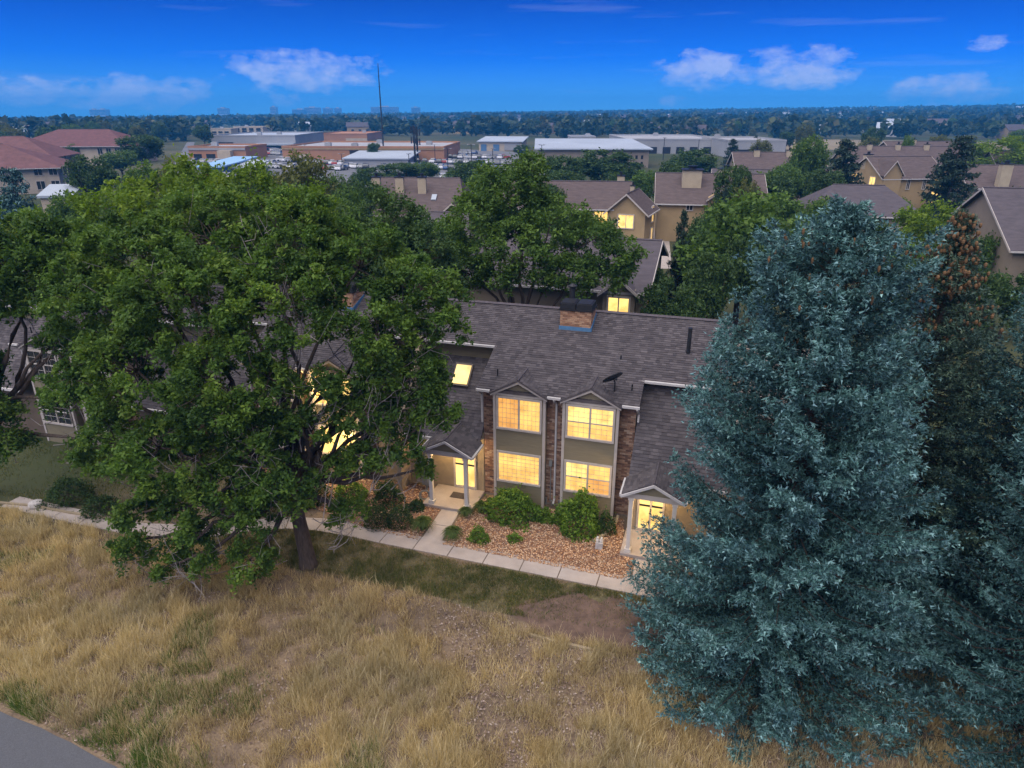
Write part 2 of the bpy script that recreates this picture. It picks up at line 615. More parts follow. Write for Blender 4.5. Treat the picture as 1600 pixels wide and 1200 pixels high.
def walk(name, centre, width, step, z=.03, gap=.018):
    pts = [np.array(p, float) for p in centre]
    seg = [np.linalg.norm(pts[i + 1] - pts[i]) for i in range(len(pts) - 1)]
    L = sum(seg)

    def at_s(s):
        for i, g in enumerate(seg):
            if s <= g or i == len(seg) - 1:
                d = (pts[i + 1] - pts[i]) / g
                return pts[i] + d * s
            s -= g

    def frame(s):
        d = at_s(min(L, s + .6)) - at_s(max(0, s - .6))
        d /= np.linalg.norm(d)
        return at_s(s), np.array([-d[1], d[0]])

    base = MB()
    n = int(L / step)
    ob = None
    root = None
    for i in range(n):
        (a, na), (b, nb) = frame(i * step), frame((i + 1) * step)
        h = width / 2
        q = [a - na * h, b - nb * h, b + nb * h, a + na * h]
        base.prism([(p[0], p[1], z - .05) for p in q], (0, 0, -.06))
    root = base.obj(name, M['soil'])
    tag(root, kind='structure')
    for i in range(n):
        (a, na), (b, nb) = frame(i * step + gap), frame((i + 1) * step - gap)
        h = width / 2
        q = [a - na * h, b - nb * h, b + nb * h, a + na * h]
        dz = random.uniform(-.006, .006)
        MB().prism([(p[0], p[1], z + dz) for p in q], (0, 0, -.07)).obj('slab', M['concrete'], root)
    return root


walk('sidewalk', WALK_C, .86, 1.42)
EA, EB = hl(-.93, -1.12), hl(-.85, -3.55)
walk('entry_walk', [EA[:2], EB[:2]], .80, 1.2, .034)
walk('entry_walk', [hl(7.35, -2.2)[:2], hl(7.42, -3.6)[:2]], .95, .7, .034)


# ------------------------------------------------------------------ shingles, bricks (real pieces, joined past what can be picked apart)
def shingle_mesh(name, areas, expo=.13, wmin=.12, wmax=.30, lift=.018):
    """areas: (P0, u_dir, w_dir, slope_len, lo(w), hi(w)) ; each tab is a thin wedge"""
    V, rn = [], []
    for (P0, u, w, S, lo, hi) in areas:
        P0, u, w = (np.array(q, float) for q in (P0, u, w))
        nrm = np.cross(u, w)
        nrm /= np.linalg.norm(nrm)
        if nrm[2] < 0:
            nrm = -nrm
        i = 0
        while i * expo < S - .02:
            w0, w1 = i * expo, min(S, (i + 1) * expo + .02)
            a, b = max(lo(w0), lo(w1)), min(hi(w0), hi(w1))
            x = a - random.uniform(0, .2)
            while x < b:
                x1 = x + random.uniform(wmin, wmax)
                c0, c1 = max(x, a), min(x1 - .006, b)
                x = x1
                if c1 - c0 < .03:
                    continue
                th = lift * random.uniform(.7, 1.25)
                dw = random.uniform(-.006, .006)
                A, B = P0 + u * c0 + w * (w0 + dw) + nrm * (th + .004), P0 + u * c1 + w * (w0 + dw) + nrm * (th + .004)
                C, D = P0 + u * c1 + w * w1 + nrm * .004, P0 + u * c0 + w * w1 + nrm * .004
                A0, B0 = A - nrm * th, B - nrm * th
                V += [A, B, C, D, A0, B0, B, A]
                r = random.random()
                rn += [r, r]
            i += 1
    return np_mesh(name, np.array(V), 4, rn)


def brick_mesh(name, areas, course=.078, blen=.225, proud=.008, joint=.011):
    """areas: (P0, u_dir, length, z0, z1, outward normal)"""
    V, rn = [], []
    for (P0, u, L, z0, z1, nrm) in areas:
        P0, u, nrm = (np.array(q, float) for q in (P0, u, nrm))
        k = 0
        z = z0
        while z + course <= z1 + .001:
            x = -blen / 2 if k % 2 else 0.0
            while x < L - .02:
                a, b = max(0, x), min(L, x + blen)
                x += blen
                if b - a < .04:
                    continue
                p = proud * random.uniform(.6, 1.4)
                lo, hi = a + joint / 2, b - joint / 2
                zb, zt = z + joint / 2, z + course - joint / 2
                q = [P0 + u * lo + np.array([0, 0, zb]), P0 + u * hi + np.array([0, 0, zb]), P0 + u * hi + np.array([0, 0, zt]), P0 + u * lo + np.array([0, 0, zt])]
                f = [v + nrm * p for v in q]
                V += [*f, q[0], q[1], f[1], f[0], q[1], q[2], f[2], f[1], q[2], q[3], f[3], f[2], q[3], q[0], f[0], f[3]]
                rn += [random.random()] * 5
            z += course
            k += 1
    return np_mesh(name, np.array(V), 4, rn)


def stuff_part(me, name, m, parent):
    return tag(new_obj(name, me, m, parent), kind='stuff')


# ------------------------------------------------------------------ the townhouse row
SLP = .44
SLN = math.hypot(1, SLP)


def rz_(y):
    return 5.2 + SLP * (y - .05)


def window(parent, x0, x1, z0, z1, y, cols, glass='lit', grid=None, rail=False, fw=.085):
    """frame with mullions proud of the wall, panes set back in it, thin bars in front of the panes"""
    b = MB()
    b.box(x0, x1, y - .07, y + .02, z1 - fw, z1).box(x0, x1, y - .09, y + .02, z0, z0 + fw)
    b.box(x0, x0 + fw, y - .07, y + .02, z0 + fw, z1 - fw).box(x1 - fw, x1, y - .07, y + .02, z0 + fw, z1 - fw)
    iw = (x1 - x0 - 2 * fw)
    cw = iw / cols
    for c in range(1, cols):
        xm = x0 + fw + c * cw
        b.box(xm - .035, xm + .035, y - .06, y + .02, z0 + fw, z1 - fw)
    fr = b.obj('window_frame', M['trim'], parent)
    g = glass if isinstance(glass, (list, tuple)) else [glass] * cols
    for c in range(cols):
        a, e = x0 + fw + c * cw + (.035 if c else 0), x0 + fw + (c + 1) * cw - (.035 if c < cols - 1 else 0)
        zm = (z0 + z1) / 2
        if rail and g[c] != 'dead':      # two sashes, the blind drawn differently behind each
            MB().box(a, e, y - .012, y + .015, z0 + fw, zm - .003).obj('pane', M['lit_orange' if g[c] == 'lit' else 'lit'], parent)
            MB().box(a, e, y - .012, y + .015, zm + .003, z1 - fw).obj('pane', M[g[c]], parent)
        else:
            MB().box(a, e, y - .012, y + .015, z0 + fw, z1 - fw).obj('pane', M[g[c]], parent)
        if grid or rail:
            s = MB()
            gx, gz = grid or (0, 0)
            for i in range(1, gx):
                xx = a + (e - a) * i / gx
                s.box(xx - .0045, xx + .0045, y - .026, y - .014, z0 + fw, z1 - fw)
            for i in range(1, gz):
                zz = z0 + fw + (z1 - z0 - 2 * fw) * i / gz
                s.box(a, e, y - .029, y - .016, zz - .0045, zz + .0045)
            if rail:
                s.box(a, e, y - .045, y - .03, zm - .025, zm + .025)
            s.each('glazing_bar', M['trim'] if g[c] != 'dead' else M['white'], parent)
    return fr


def bay(root, c, w, upper, lower):
    b = MB().box(c - w, c + w, .1, .62, 0, 5.08)
    b.prism([(c - w, .1, 5.08), (c + w, .1, 5.08), (c, .1, 5.62)], (0, .9, 0))
    o = b.obj('bay', M['siding'], root)
    t = MB()
    for s in (-1, 1):
        t.box(c + s * w - .055, c + s * w + .055, .07, .2, 0, 5.1)
    t.box(c - w + .055, c + w - .055, .072, .12, 4.98, 5.1)
    for s in (-1, 1):      # rake boards
        t.prism([(c + s * (w + .13), -.055, 5.06), (c, -.055, 5.68), (c, -.055, 5.58), (c + s * (w + .13), -.055, 4.97)], (0, .05, 0))
    t.each('trim_board', M['trim'], o)
    hw = w + .15
    r = MB()
    yb = .05 + .52 / SLP + .25
    for s in (-1, 1):
        r.prism([(c + s * hw, -.08, 5.09), (c, -.08, 5.75), (c, yb, 5.75), (c + s * hw, .3, 5.09)], (0, 0, -.06))
    r.obj('gable_roof', M['roof'], o)
    areas = []
    sl = math.hypot(hw, .66)
    for s in (-1, 1):
        areas.append(((c + s * hw, -.08, 5.09), (0, 1, 0), (-s * hw / sl, 0, .66 / sl), sl - .03, lambda q: 0.0, lambda q: .2 + q / sl * 1.3))
    stuff_part(shingle_mesh('gable_shingles', areas, .13), 'gable_shingles', M['shingle'], o)
    MB().tube([(c, -.09, 5.765), (c, yb, 5.765)], .035, 6).obj('ridge_cap', M['cap'], o)
    for (z0, z1, k) in ((3.5, 4.96, upper), (1.07, 2.5, lower)):
        window(o, c - w + .09, c + w - .09, z0, z1, .1, **k)
    return o


def entry(root, fx, yE, D, porch=True, skylight=False, lamp=True, door=True, wallm='stucco', roff=0.0):
    """the recessed entry beside a block: low steep roof, clerestory wall and, in front, a gabled porch; d runs away from the block"""
    def bx(m, d0, d1, y0, y1, z0, z1):
        a, b = sorted((fx(d0), fx(d1)))
        return m.box(a, b, y0, y1, z0, z1)
    st = (5.5 - 2.75) / 2.85
    w = MB()
    bx(w, .03, D, yE + .55, yE + 3.0, 0, 2.95)
    w.obj('entry_wall', M[wallm], root)
    bx(MB_ := MB(), .03, D, yE + 2.8, yE + 3.3, 3.0, rz_(yE + 2.8 + roff) - .16)
    MB_.obj('upper_wall', M['siding'], root)
    lr = MB().prism([(fx(.02), yE, 2.75), (fx(D), yE, 2.75), (fx(D), yE + 2.85, 5.5), (fx(.02), yE + 2.85, 5.5)], (0, 0, -.14)).obj('lower_roof', M['roof'], root)
    sn = math.hypot(1, st)
    x0 = min(fx(.02), fx(D))
    stuff_part(shingle_mesh('lower_shingles', [((x0, yE, 2.75), (1, 0, 0), (0, 1 / sn, st / sn), 2.85 * sn, lambda q: 0.0, lambda q: D - .02)], .14), 'lower_shingles', M['shingle'], lr)
    g = MB()
    bx(g, .02, D, yE - .1, yE - .005, 2.62, 2.74)
    bx(g, .02, D, yE + 2.32, yE + 2.44, rz_(yE + 2.45 + roff) - .12, rz_(yE + 2.45 + roff) - .035)
    g.each('gutter', M['gutter'], root)
    if skylight:
        d0, d1, y0, y1 = 1.1, 1.9, yE + 1.72, yE + 2.5
        zz = lambda y: 2.75 + st * (y - yE)
        k = MB().prism([(fx(d0), y0, zz(y0) + .02), (fx(d1), y0, zz(y0) + .02), (fx(d1), y1, zz(y1) + .02), (fx(d0), y1, zz(y1) + .02)], (0, -.10, .10)).obj('skylight', M['skylight'], root)
        MB().prism([(fx(d0 + .06), y0 - .06, zz(y0) + .18), (fx(d1 - .06), y0 - .06, zz(y0) + .18), (fx(d1 - .06), y1 - .18, zz(y1) + .06), (fx(d0 + .06), y1 - .18, zz(y1) + .06)], (0, -.012, .012)).obj('pane', M['lit_pale'], k)
    if not porch:
        return
    dc, hw, yf = 1.06, 1.12, yE - 1.1
    sl = MB()
    bx(sl, .02, 2.2, yf - .08, yE + .54, 0, .15)
    p = sl.obj('porch', M['concrete'], root)
    for d in (.28, 1.84):
        m = MB()
        bx(m, d - .075, d + .075, yf + .05, yf + .2, .3, 2.4)
        bx(m, d - .12, d + .12, yf + .005, yf + .245, .151, .3)
        bx(m, d - .105, d + .105, yf + .02, yf + .23, 2.4, 2.5)
        m.obj('post', M['white'], p)
    m = MB()
    bx(m, .03, 2.1, yf + .02, yf + .23, 2.503, 2.7)
    bx(m, 1.74, 1.94, yf + .23, yE + .54, 2.503, 2.7)
    bx(m, .1, 1.74, yf + .235, yE + .54, 2.64, 2.69)
    m.each('beam', M['trim'], p)
    MB().prism([(fx(dc - hw + .1), yf + .04, 2.7), (fx(dc + hw - .1), yf + .04, 2.7), (fx(dc), yf + .04, 3.2)], (0, .12, 0)).obj('gable_wall', M['siding'], p)
    r = MB()
    for s in (-1, 1):
        r.prism([(fx(dc + s * hw), yf - .1, 2.70), (fx(dc), yf - .1, 3.29), (fx(dc), yE + .75, 3.29), (fx(dc + s * hw), yE + .12, 2.70)], (0, 0, -.06))
    r.obj('porch_roof', M['roof'], p)
    sg = math.hypot(hw, .59)
    ar = []
    for s in (-1, 1):
        e0 = np.array([fx(dc + s * hw), yf - .1, 2.70])
        wd = np.array([fx(dc) - e0[0], 0, .59])
        wd /= np.linalg.norm(wd)
        ar.append((e0, (0, 1, 0), wd, sg - .03, lambda q: 0.0, lambda q: 1.2 + .6 * q / sg))
    stuff_part(shingle_mesh('porch_shingles', ar, .13), 'porch_shingles', M['shingle'], p)
    t = MB()
    for s in (-1, 1):
        t.prism([(fx(dc + s * (hw + .02)), yf - .16, 2.66), (fx(dc), yf - .16, 3.25), (fx(dc), yf - .16, 3.15), (fx(dc + s * (hw + .02)), yf - .16, 2.56)], (0, .055, 0))
        bx(t, dc + s * (hw + .04) - .04, dc + s * (hw + .04) + .04, yf - .1, yE + .05, 2.58, 2.68)
    t.each('fascia', M['gutter'], p)
    MB().tube([(fx(dc), yf - .12, 3.3), (fx(dc), yE + .6, 3.3)], .035, 6).obj('ridge_cap', M['cap'], p)
    if lamp:
        lx, ly = fx(1.15), yE - .25
        MB().lathe(lx, ly, [(.02, 2.5), (.10, 2.52), (.12, 2.58), (.09, 2.635)], 10).obj('porch_lamp', M['lamp'], p)
        ld = bpy.data.lights.new('porch_lamp_light', 'POINT')
        ld.energy = 62
        ld.color = (1.0, .66, .30)
        ld.shadow_soft_size = .12
        lo = bpy.data.objects.new('porch_lamp_light', ld)
        lo.location = (lx, ly, 2.38)
        lo.parent = root
        COL.objects.link(lo)
    if door:
        yd = yE + .55
        a, b_ = sorted((fx(.38), fx(1.42)))
        m = MB()
        bx(m, .38, 1.42, yd - .06, yd + .02, 2.2, 2.3)
        bx(m, .38, 1.42, yd - .06, yd + .02, .153, .28)
        for d in (.38, .86, 1.34):
            bx(m, d, d + .08, yd - .06, yd + .02, .28, 2.2)
        dr = m.obj('door', M['trim'], root)
        for d in (.46, .94):
            q = MB()
            bx(q, d, d + .4, yd - .012, yd + .015, .28, 2.2)
            q.obj('pane', M['lit_pale'], dr)
            q = MB()
            bx(q, d, d + .4, yd - .03, yd - .014, 1.28, 1.36)
            q.obj('door_rail', M['metal_dark'], dr)
        q = MB()
        bx(q, .885, .915, yd - .1, yd - .062, 1.1, 1.22)
        q.obj('handle', M['metal_dark'], dr)


def block(offx, offy, label, b1, b2, xl, xr, yl, yr, group='townhouses of the near row', chimney=True, bricks=True):
    root = empty('townhouse', hl(offx, offy), HA, label=label, category='townhouse', group=group)
    prof = [(.55, 0), (9.45, 0), (9.45, rz_(.6) - .14), (5, rz_(5) - .14), (.55, rz_(.55) - .14)]
    MB().prism([(0, y, z) for y, z in prof], (6.25, 0, 0)).obj('wall', M['mortar'], root)
    if bricks:
        ar = [((0, .55, 0), (1, 0, 0), .62, .1, 5.05, (0, -1, 0)), ((2.7, .55, 0), (1, 0, 0), .8, .1, 5.05, (0, -1, 0)), ((5.6, .55, 0), (1, 0, 0), .65, .1, 5.05, (0, -1, 0)),
              ((0, 2.8, 0), (0, -1, 0), 2.25, 2.9, 5.2, (-1, 0, 0))]
        w = [o for o in root.children if o.name.startswith('wall')][0]
        stuff_part(brick_mesh('brickwork', ar), 'brickwork', M['brick'], w)
    poly = [(xl, yl), (-.1, yl), (-.1, .05), (6.4, .05), (6.4, yr), (xr, yr), (xr, 5), (xl, 5)]
    r = MB().prism([(x, y, rz_(y)) for x, y in poly], (0, 0, -.12))
    r.prism([(x, y, rz_(5) - SLP * (y - 5)) for x, y in ((xl, 5), (xr, 5), (xr, 10), (xl, 10))], (0, 0, -.12))
    ro = r.obj('roof', M['roof'], root)
    yof = lambda q: .05 + q / SLN
    stuff_part(shingle_mesh('roof_shingles', [((0, .05, 5.2), (1, 0, 0), (0, 1 / SLN, SLP / SLN), 4.95 * SLN,
               lambda q: xl if yof(q) >= yl else -.1, lambda q: xr if yof(q) >= yr else 6.4)]), 'roof_shingles', M['shingle'], ro)
    MB().prism([(xl, 4.85, rz_(5) + .0), (xl, 5, rz_(5) + .055), (xl, 5.15, rz_(5) + .0), (xl, 5, rz_(5) - .03)], (xr - xl, 0, 0)).obj('ridge_cap', M['cap'], ro)
    g = MB().box(-.12, .45, -.05, .045, 5.09, 5.18).box(2.83, 3.37, -.05, .045, 5.09, 5.18).box(5.76, 6.42, -.05, .045, 5.09, 5.18)
    g.each('gutter', M['gutter'], root)
    m = MB().tube([(3.1, -.02, 5.08), (3.1, .1, 4.95), (3.1, .49, 4.72), (3.1, .49, .35), (3.1, .3, .2)], .045, 6)
    m.obj('downspout', M['gutter'], root)
    MB().tube([(6.33, -.02, 5.08), (6.36, .1, 4.95), (6.36, .42, 4.72), (6.36, .36, 4.4)], .045, 6).obj('downspout', M['gutter'], root)
    MB().tube([(-.04, .0, 5.08), (-.05, .2, 4.95), (-.05, .48, 4.75), (-.05, .48, 3.5)], .045, 6).obj('downspout', M['gutter'], root)
    bay(root, 1.66, 1.04, *b1)
    bay(root, 4.55, 1.06, *b2)
    for (x, y, h) in ((.55, .75, .32), (6.0, .75, .28), (5.3, 2.3, .18)):
        MB().tube([(x, y, rz_(y) - .1), (x, y, rz_(y) + h)], .03, 6).obj('vent_pipe', M['metal_dark'], root)
    if chimney:
        x0, x1, y0, y1, zt = 2.42, 3.76, 3.72, 4.72, 7.66
        c = MB().box(x0, x1, y0, y1, 6.2, zt).obj('chimney', M['mortar'], root)
        ar = [((x0, y0, 0), (1, 0, 0), x1 - x0, 6.6, zt, (0, -1, 0)), ((x1, y0, 0), (0, 1, 0), y1 - y0, 6.6, zt, (1, 0, 0)), ((x0, y1, 0), (0, -1, 0), y1 - y0, 6.6, zt, (-1, 0, 0))]
        stuff_part(brick_mesh('chimney_brickwork', ar, .07, .21), 'chimney_brickwork', M['chbrick'], c)
        MB().prism([(x0 - .04, y0 - .06, rz_(y0 - .06) + .02), (x1 + .04, y0 - .06, rz_(y0 - .06) + .02), (x1 + .04, y0 - .03, rz_(y0) + .15), (x0 - .04, y0 - .03, rz_(y0) + .15)], (0, .04, 0)) \
            .prism([(x1 + .02, y0 - .06, rz_(y0) - .02), (x1 + .02, y1, rz_(y1) - .02), (x1 + .02, y1, rz_(y1) + .12), (x1 + .02, y0 - .06, rz_(y0) + .2)], (.03, 0, 0)).obj('flashing', M['flash'], c)
        MB().box(x0 - .06, x1 + .06, y0 - .06, y1 + .06, zt + .003, zt + .06).obj('crown', M['metal_dark'], c)
        for a, b_ in ((x0 - .02, (x0 + x1) / 2 - .02), ((x0 + x1) / 2 + .02, x1 + .02)):
            m = MB().box(a, b_, y0 - .03, y1 - .1, zt + .063, zt + .30)
            m.box(a + .06, b_ - .06, y0 + .03, y1 - .16, zt + .30, zt + .33)
            m.obj('flue_cap', M['metal_dark'], c)
        m = MB().tube([(x0 + .3, y1 - .05, zt + .05), (x0 + .3, y1 - .05, zt + .85)], .13, 10).lathe(x0 + .3, y1 - .05, [(.19, zt + .8), (.21, zt + .86), (.05, zt + .95)], 10)
        m.obj('flue', M['metal_dark'], c)
    return root


PL = dict(cols=2, glass=['lit_orange', 'lit'], grid=(5, 6))
PW = dict(cols=1, glass='lit', grid=(9, 7))
DH = dict(cols=2, glass=['lit_pale', 'lit_pale'], grid=(4, 6), rail=True)
DHL = dict(cols=2, glass=['lit_pale', 'lit'], grid=(4, 6), rail=True)
DK = dict(cols=2, glass='dead', grid=(2, 4), rail=True)
main = block(0, 0, 'brick townhouse with two lit window bays and brick chimney, behind two rounded green bushes',
             (PL, PW), (DH, DHL), -3.6, 9.5, 2.45, 1.40)
entry(main, lambda d: -d, 0.0, 3.5, skylight=True)
MB().prism([(-3.72, y, z) for y, z in [(-.35, 0), (-.35, 2.9), (-.1, 3.3), (.5, 3.85), (1.2, 4.6), (1.8, 5.35), (2.2, 6.0), (2.45, 6.3), (2.9, 6.3), (2.9, 0)]], (.2, 0, 0)).obj('wing_wall', M['stucco'], main)
right = empty('townhouse', hl(6.28, -1.05), HA, label='townhouse entry with lit door under a gabled porch, half hidden by the blue spruce', category='townhouse', group='townhouses of the near row')
entry(right, lambda d: d, 0.0, 3.6, roff=-1.05)
MB().box(3.6, 9.5, .0, 10.3, 0, 5.2).obj('wall', M['mortar'], right)
MB().box(.6, 3.4, 3.4, 10.3, 0, 5.3).obj('rear_wall', M['stucco'], right)
MB().tube([(1.6, 4.05, 6.3), (1.6, 4.05, 7.55)], .085, 8).obj('flue', M['metal_dark'], right)
left = block(-11.3, 0, 'townhouse with lit windows glowing through the big tree in front of it',
             (DK, dict(cols=2, glass='dead', grid=(2, 4))), (dict(cols=2, glass=['lit', 'lit_pale'], grid=(3, 5)), dict(cols=2, glass=['lit_pale', 'lit_pale'])), -3.0, 7.68, 2.45, 2.45)
entry(left, lambda d: -d, 0.0, 3.0, porch=False)
entry(left, lambda d: 6.25 + d, 0.0, 1.3, porch=False)
far_left = block(-23.5, -1.1, 'tan townhouse with white framed unlit windows behind the leaning tree at the left edge', (DK, DK), (DK, DK), -5.0, 9.1, 2.45, 2.45, chimney=False)
entry(far_left, lambda d: -d, 0.0, 4.8, porch=False, wallm='darkwall')
entry(far_left, lambda d: 6.25 + d, 0.0, 2.9, porch=False, wallm='darkwall')
# added point lights for warm spill from left house's patio doors and upper window
for (x, y, z, e) in ((-6.6, -.6, 1.9, 70), (-7.6, -.3, 4.3, 45)):
    ld = bpy.data.lights.new('window_spill_light', 'POINT')
    ld.energy = e
    ld.color = (1.0, .68, .26)
    ld.shadow_soft_size = .25
    lo = bpy.data.objects.new('window_spill_light', ld)
    lo.location = [float(c) for c in hl(x, y, z)]
    COL.objects.link(lo)

# dish on the roof
dish = empty('satellite_dish', hl(5.35, .62, rz_(.62)), HA, label='black satellite dish on a short mast on the roof edge', category='satellite dish')
MB().tube([(0, 0, -.02), (0, 0, .38), (-.03, -.08, .5)], .028, 6).obj('mast', M['metal_dark'], dish)
m = MB()
prof = [(.0, 0.0), (.14, .012), (.27, .04), (.38, .085)]
vs, fs = [], []
n = 20
for r, h in prof[1:]:
    for k in range(n):
        t = 2 * math.pi * k / n
        vs.append((r * math.cos(t) * 1.15, r * math.sin(t) * .85, h))
vs.append((0, 0, 0))
for i in range(len(prof) - 2):
    for k in range(n):
        fs.append((i * n + k, i * n + (k + 1) % n, (i + 1) * n + (k + 1) % n, (i + 1) * n + k))
fs += [(k, (k + 1) % n, len(vs) - 1) for k in range(n)]
m.add(vs, fs)
ref = m.obj('reflector', M['metal_dark'], dish, True)
ref.location = (-.05, -.12, .55)
ref.rotation_euler = (R(-30), R(-34), R(0))
sm = ref.modifiers.new('t', 'SOLIDIFY')
sm.thickness = .015
MB().tube([(-.03, -.1, .5), (.1, -.42, .68)], .014, 5).box(.07, .14, -.48, -.4, .65, .72).obj('feed_arm', M['metal_dark'], dish)


# ------------------------------------------------------------------ the planting bed
BED_R = [hl(x, y)[:2] for x, y in ((-.38, -1.25), (-.2, -.0), (6.1, .3), (6.26, -1.0), (6.8, -2.1), (6.85, -3.3), (6.5, -3.62), (-.36, -3.5))]
BED_L = [hl(x, y)[:2] for x, y in ((-1.4, -1.2), (-2.2, -1.1), (-2.3, .4), (-4.6, .3), (-10.9, .4), (-11.0, -1.6), (-8.6, -2.2), (-6.4, -2.7), (-4.9, -3.15), (-3.4, -3.45), (-1.32, -3.5))]
bl = [tag(sheet('bed_soil', b, .016, M['soil'], .05), kind='structure') for b in (BED_R, BED_L)]


def in_poly(x, y, poly):
    inside = np.zeros(len(x), bool)
    n = len(poly)
    for i in range(n):
        x0, y0 = poly[i][:2]
        x1, y1 = poly[(i + 1) % n][:2]
        c = ((y0 > y) != (y1 > y)) & (x < (x1 - x0) * (y - y0) / (y1 - y0 + 1e-12) + x0)
        inside ^= c
    return inside


def pebbles(poly, n, name):
    P = np.array(poly)
    lo, hi = P.min(0), P.max(0)
    xy = lo + rng.random((n * 2, 2)) * (hi - lo)
    xy = xy[in_poly(xy[:, 0], xy[:, 1], poly)][:n]
    n = len(xy)
    s = (.017 + .026 * rng.random(n) ** 2)
    base = np.array([(1, 0, 0), (0, 1, 0), (-1, 0, 0), (0, -1, 0), (0, 0, .75), (0, 0, -.6)])
    V = base[None] * (s[:, None, None] * (0.7 + .7 * rng.random((n, 6, 1))))
    a = rng.random(n) * 6.28
    c, q = np.cos(a)[:, None], np.sin(a)[:, None]
    V = np.stack([V[..., 0] * c - V[..., 1] * q, V[..., 0] * q + V[..., 1] * c, V[..., 2]], -1)
    V[..., :2] += xy[:, None, :]
    V[..., 2] += (.022 + s * .35 + .02 * rng.random(n))[:, None]
    f = np.array([(0, 1, 4), (1, 2, 4), (2, 3, 4), (3, 0, 4), (1, 0, 5), (2, 1, 5), (3, 2, 5), (0, 3, 5)])
    F = (np.arange(n) * 6)[:, None, None] + f[None]
    me = np_mesh(name, V, 3, np.repeat(rng.random(n), 8), F=F.reshape(-1, 3))
    return tag(new_obj(name, me, M['pebble']), kind='stuff')


pebbles(BED_R, 15000, 'river_rock_gravel')
pebbles(BED_L, 10000, 'river_rock_gravel')


# ------------------------------------------------------------------ leaves, crowns, trees
def unit(v):
    return v / np.maximum(np.linalg.norm(v, axis=-1, keepdims=True), 1e-9)


def leaf_quads(C, size, up=.45, aspect=.5, fold=0.0):
    """one pointed leaf at each centre: random facing with a bias to the sky"""
    n = len(C)
    nrm = unit(rng.normal(size=(n, 3)) + np.array([0, 0, up * 2.2]))
    d = unit(np.cross(nrm, rng.normal(size=(n, 3))))
    e = np.cross(nrm, d)
    s = (size * (.6 + .8 * rng.random(n)))[:, None]
    tip = C + d * s * .5
    V = np.stack([C - d * s * .5, C + e * s * aspect * .5 + d * s * .05, tip - nrm * s * .12, C - e * s * aspect * .5 + d * s * .05], 1)
    return V


def clump_points(centre, rad, n, flat=.8, shell=.5):
    d = unit(rng.normal(size=(n, 3)))
    r = (shell + (1 - shell) * rng.random(n) ** .6) if shell else rng.random(n) ** .45
    p = d * r[:, None] * np.asarray(rad)
    return np.asarray(centre) + p * np.array([1, 1, flat])


def crown_leaves(lobes, clumps_per_m2, per_clump, clump_r, leaf, lower_cut=-.75, droop=.25, gap=.25, seed=1):
    """lobes: (centre, (rx, ry, rz)). Leaf clumps over each lobe's surface and some inside, with gaps; leaves in each clump."""
    r = np.random.default_rng(seed)
    cents, crs = [], []
    for c, q in lobes:
        c, q = np.array(c, float), np.array(q, float)
        area = 4 * math.pi * (q[0] * q[2])
        k = int(max(4, clumps_per_m2 * area))
        d = unit(r.normal(size=(k, 3)))
        d = d[d[:, 2] > lower_cut]
        rad = .62 + .42 * r.random(len(d))
        p = c + d * rad[:, None] * q
        # drop the clumps that lie deep inside another lobe
        keep = r.random(len(p)) > gap
        for c2, q2 in lobes:
            if c2 is c:
                continue
            s = np.linalg.norm((p - np.array(c2)) / np.array(q2), axis=1)
            keep &= (s > .62) | (np.all(np.isclose(np.array(c2), c)))
        p = p[keep]
        cents.append(p)
        crs.append(clump_r * (.6 + .8 * r.random(len(p))))
    cents, crs = np.concatenate(cents), np.concatenate(crs)
    pts, tones = [], []
    for c, cr in zip(cents, crs):
        tn = r.random()
        k = int(per_clump * (cr / clump_r) ** 1.6 * (.6 + .7 * r.random()))
        # a clump is two or three drooping sprays
        m = 3
        for j in range(m):
            d = unit(r.normal(size=3) * np.array([1, 1, .45]))
            L = cr * (1.0 + .8 * r.random())
            t = r.random(max(2, k // m))
            q = c + d * (t[:, None] - .35) * L + np.array([0, 0, -droop]) * (t[:, None] ** 2) * L
            q = q + r.normal(size=(len(t), 3)) * cr * (.30 - .12 * t[:, None])
            pts.append(q)
            tones.append(np.full(len(t), tn))
    P = np.concatenate(pts)
    tone = np.clip(np.concatenate(tones) * .62 + .38 * r.random(len(P)), 0, 1)
    return cents, leaf_quads(P, leaf), tone


def limb(m, a, b, r0, r1, sag=.15, n=6, sides=6, wob=.06):
    a, b = np.array(a, float), np.array(b, float)
    L = np.linalg.norm(b - a)
    pts, rd = [], []
    off = rng.normal(size=3) * wob * L
    for i in range(n + 1):
        t = i / n
        p = a + (b - a) * t + off * math.sin(math.pi * t) + np.array([0, 0, -sag * L]) * math.sin(math.pi * t) * (1 - t)
        if 0 < i < n:
            p += rng.normal(size=3) * wob * L * .25
        pts.append(p)
        rd.append(r0 + (r1 - r0) * t ** .8)
    m.tube(pts, rd, sides)
    return pts


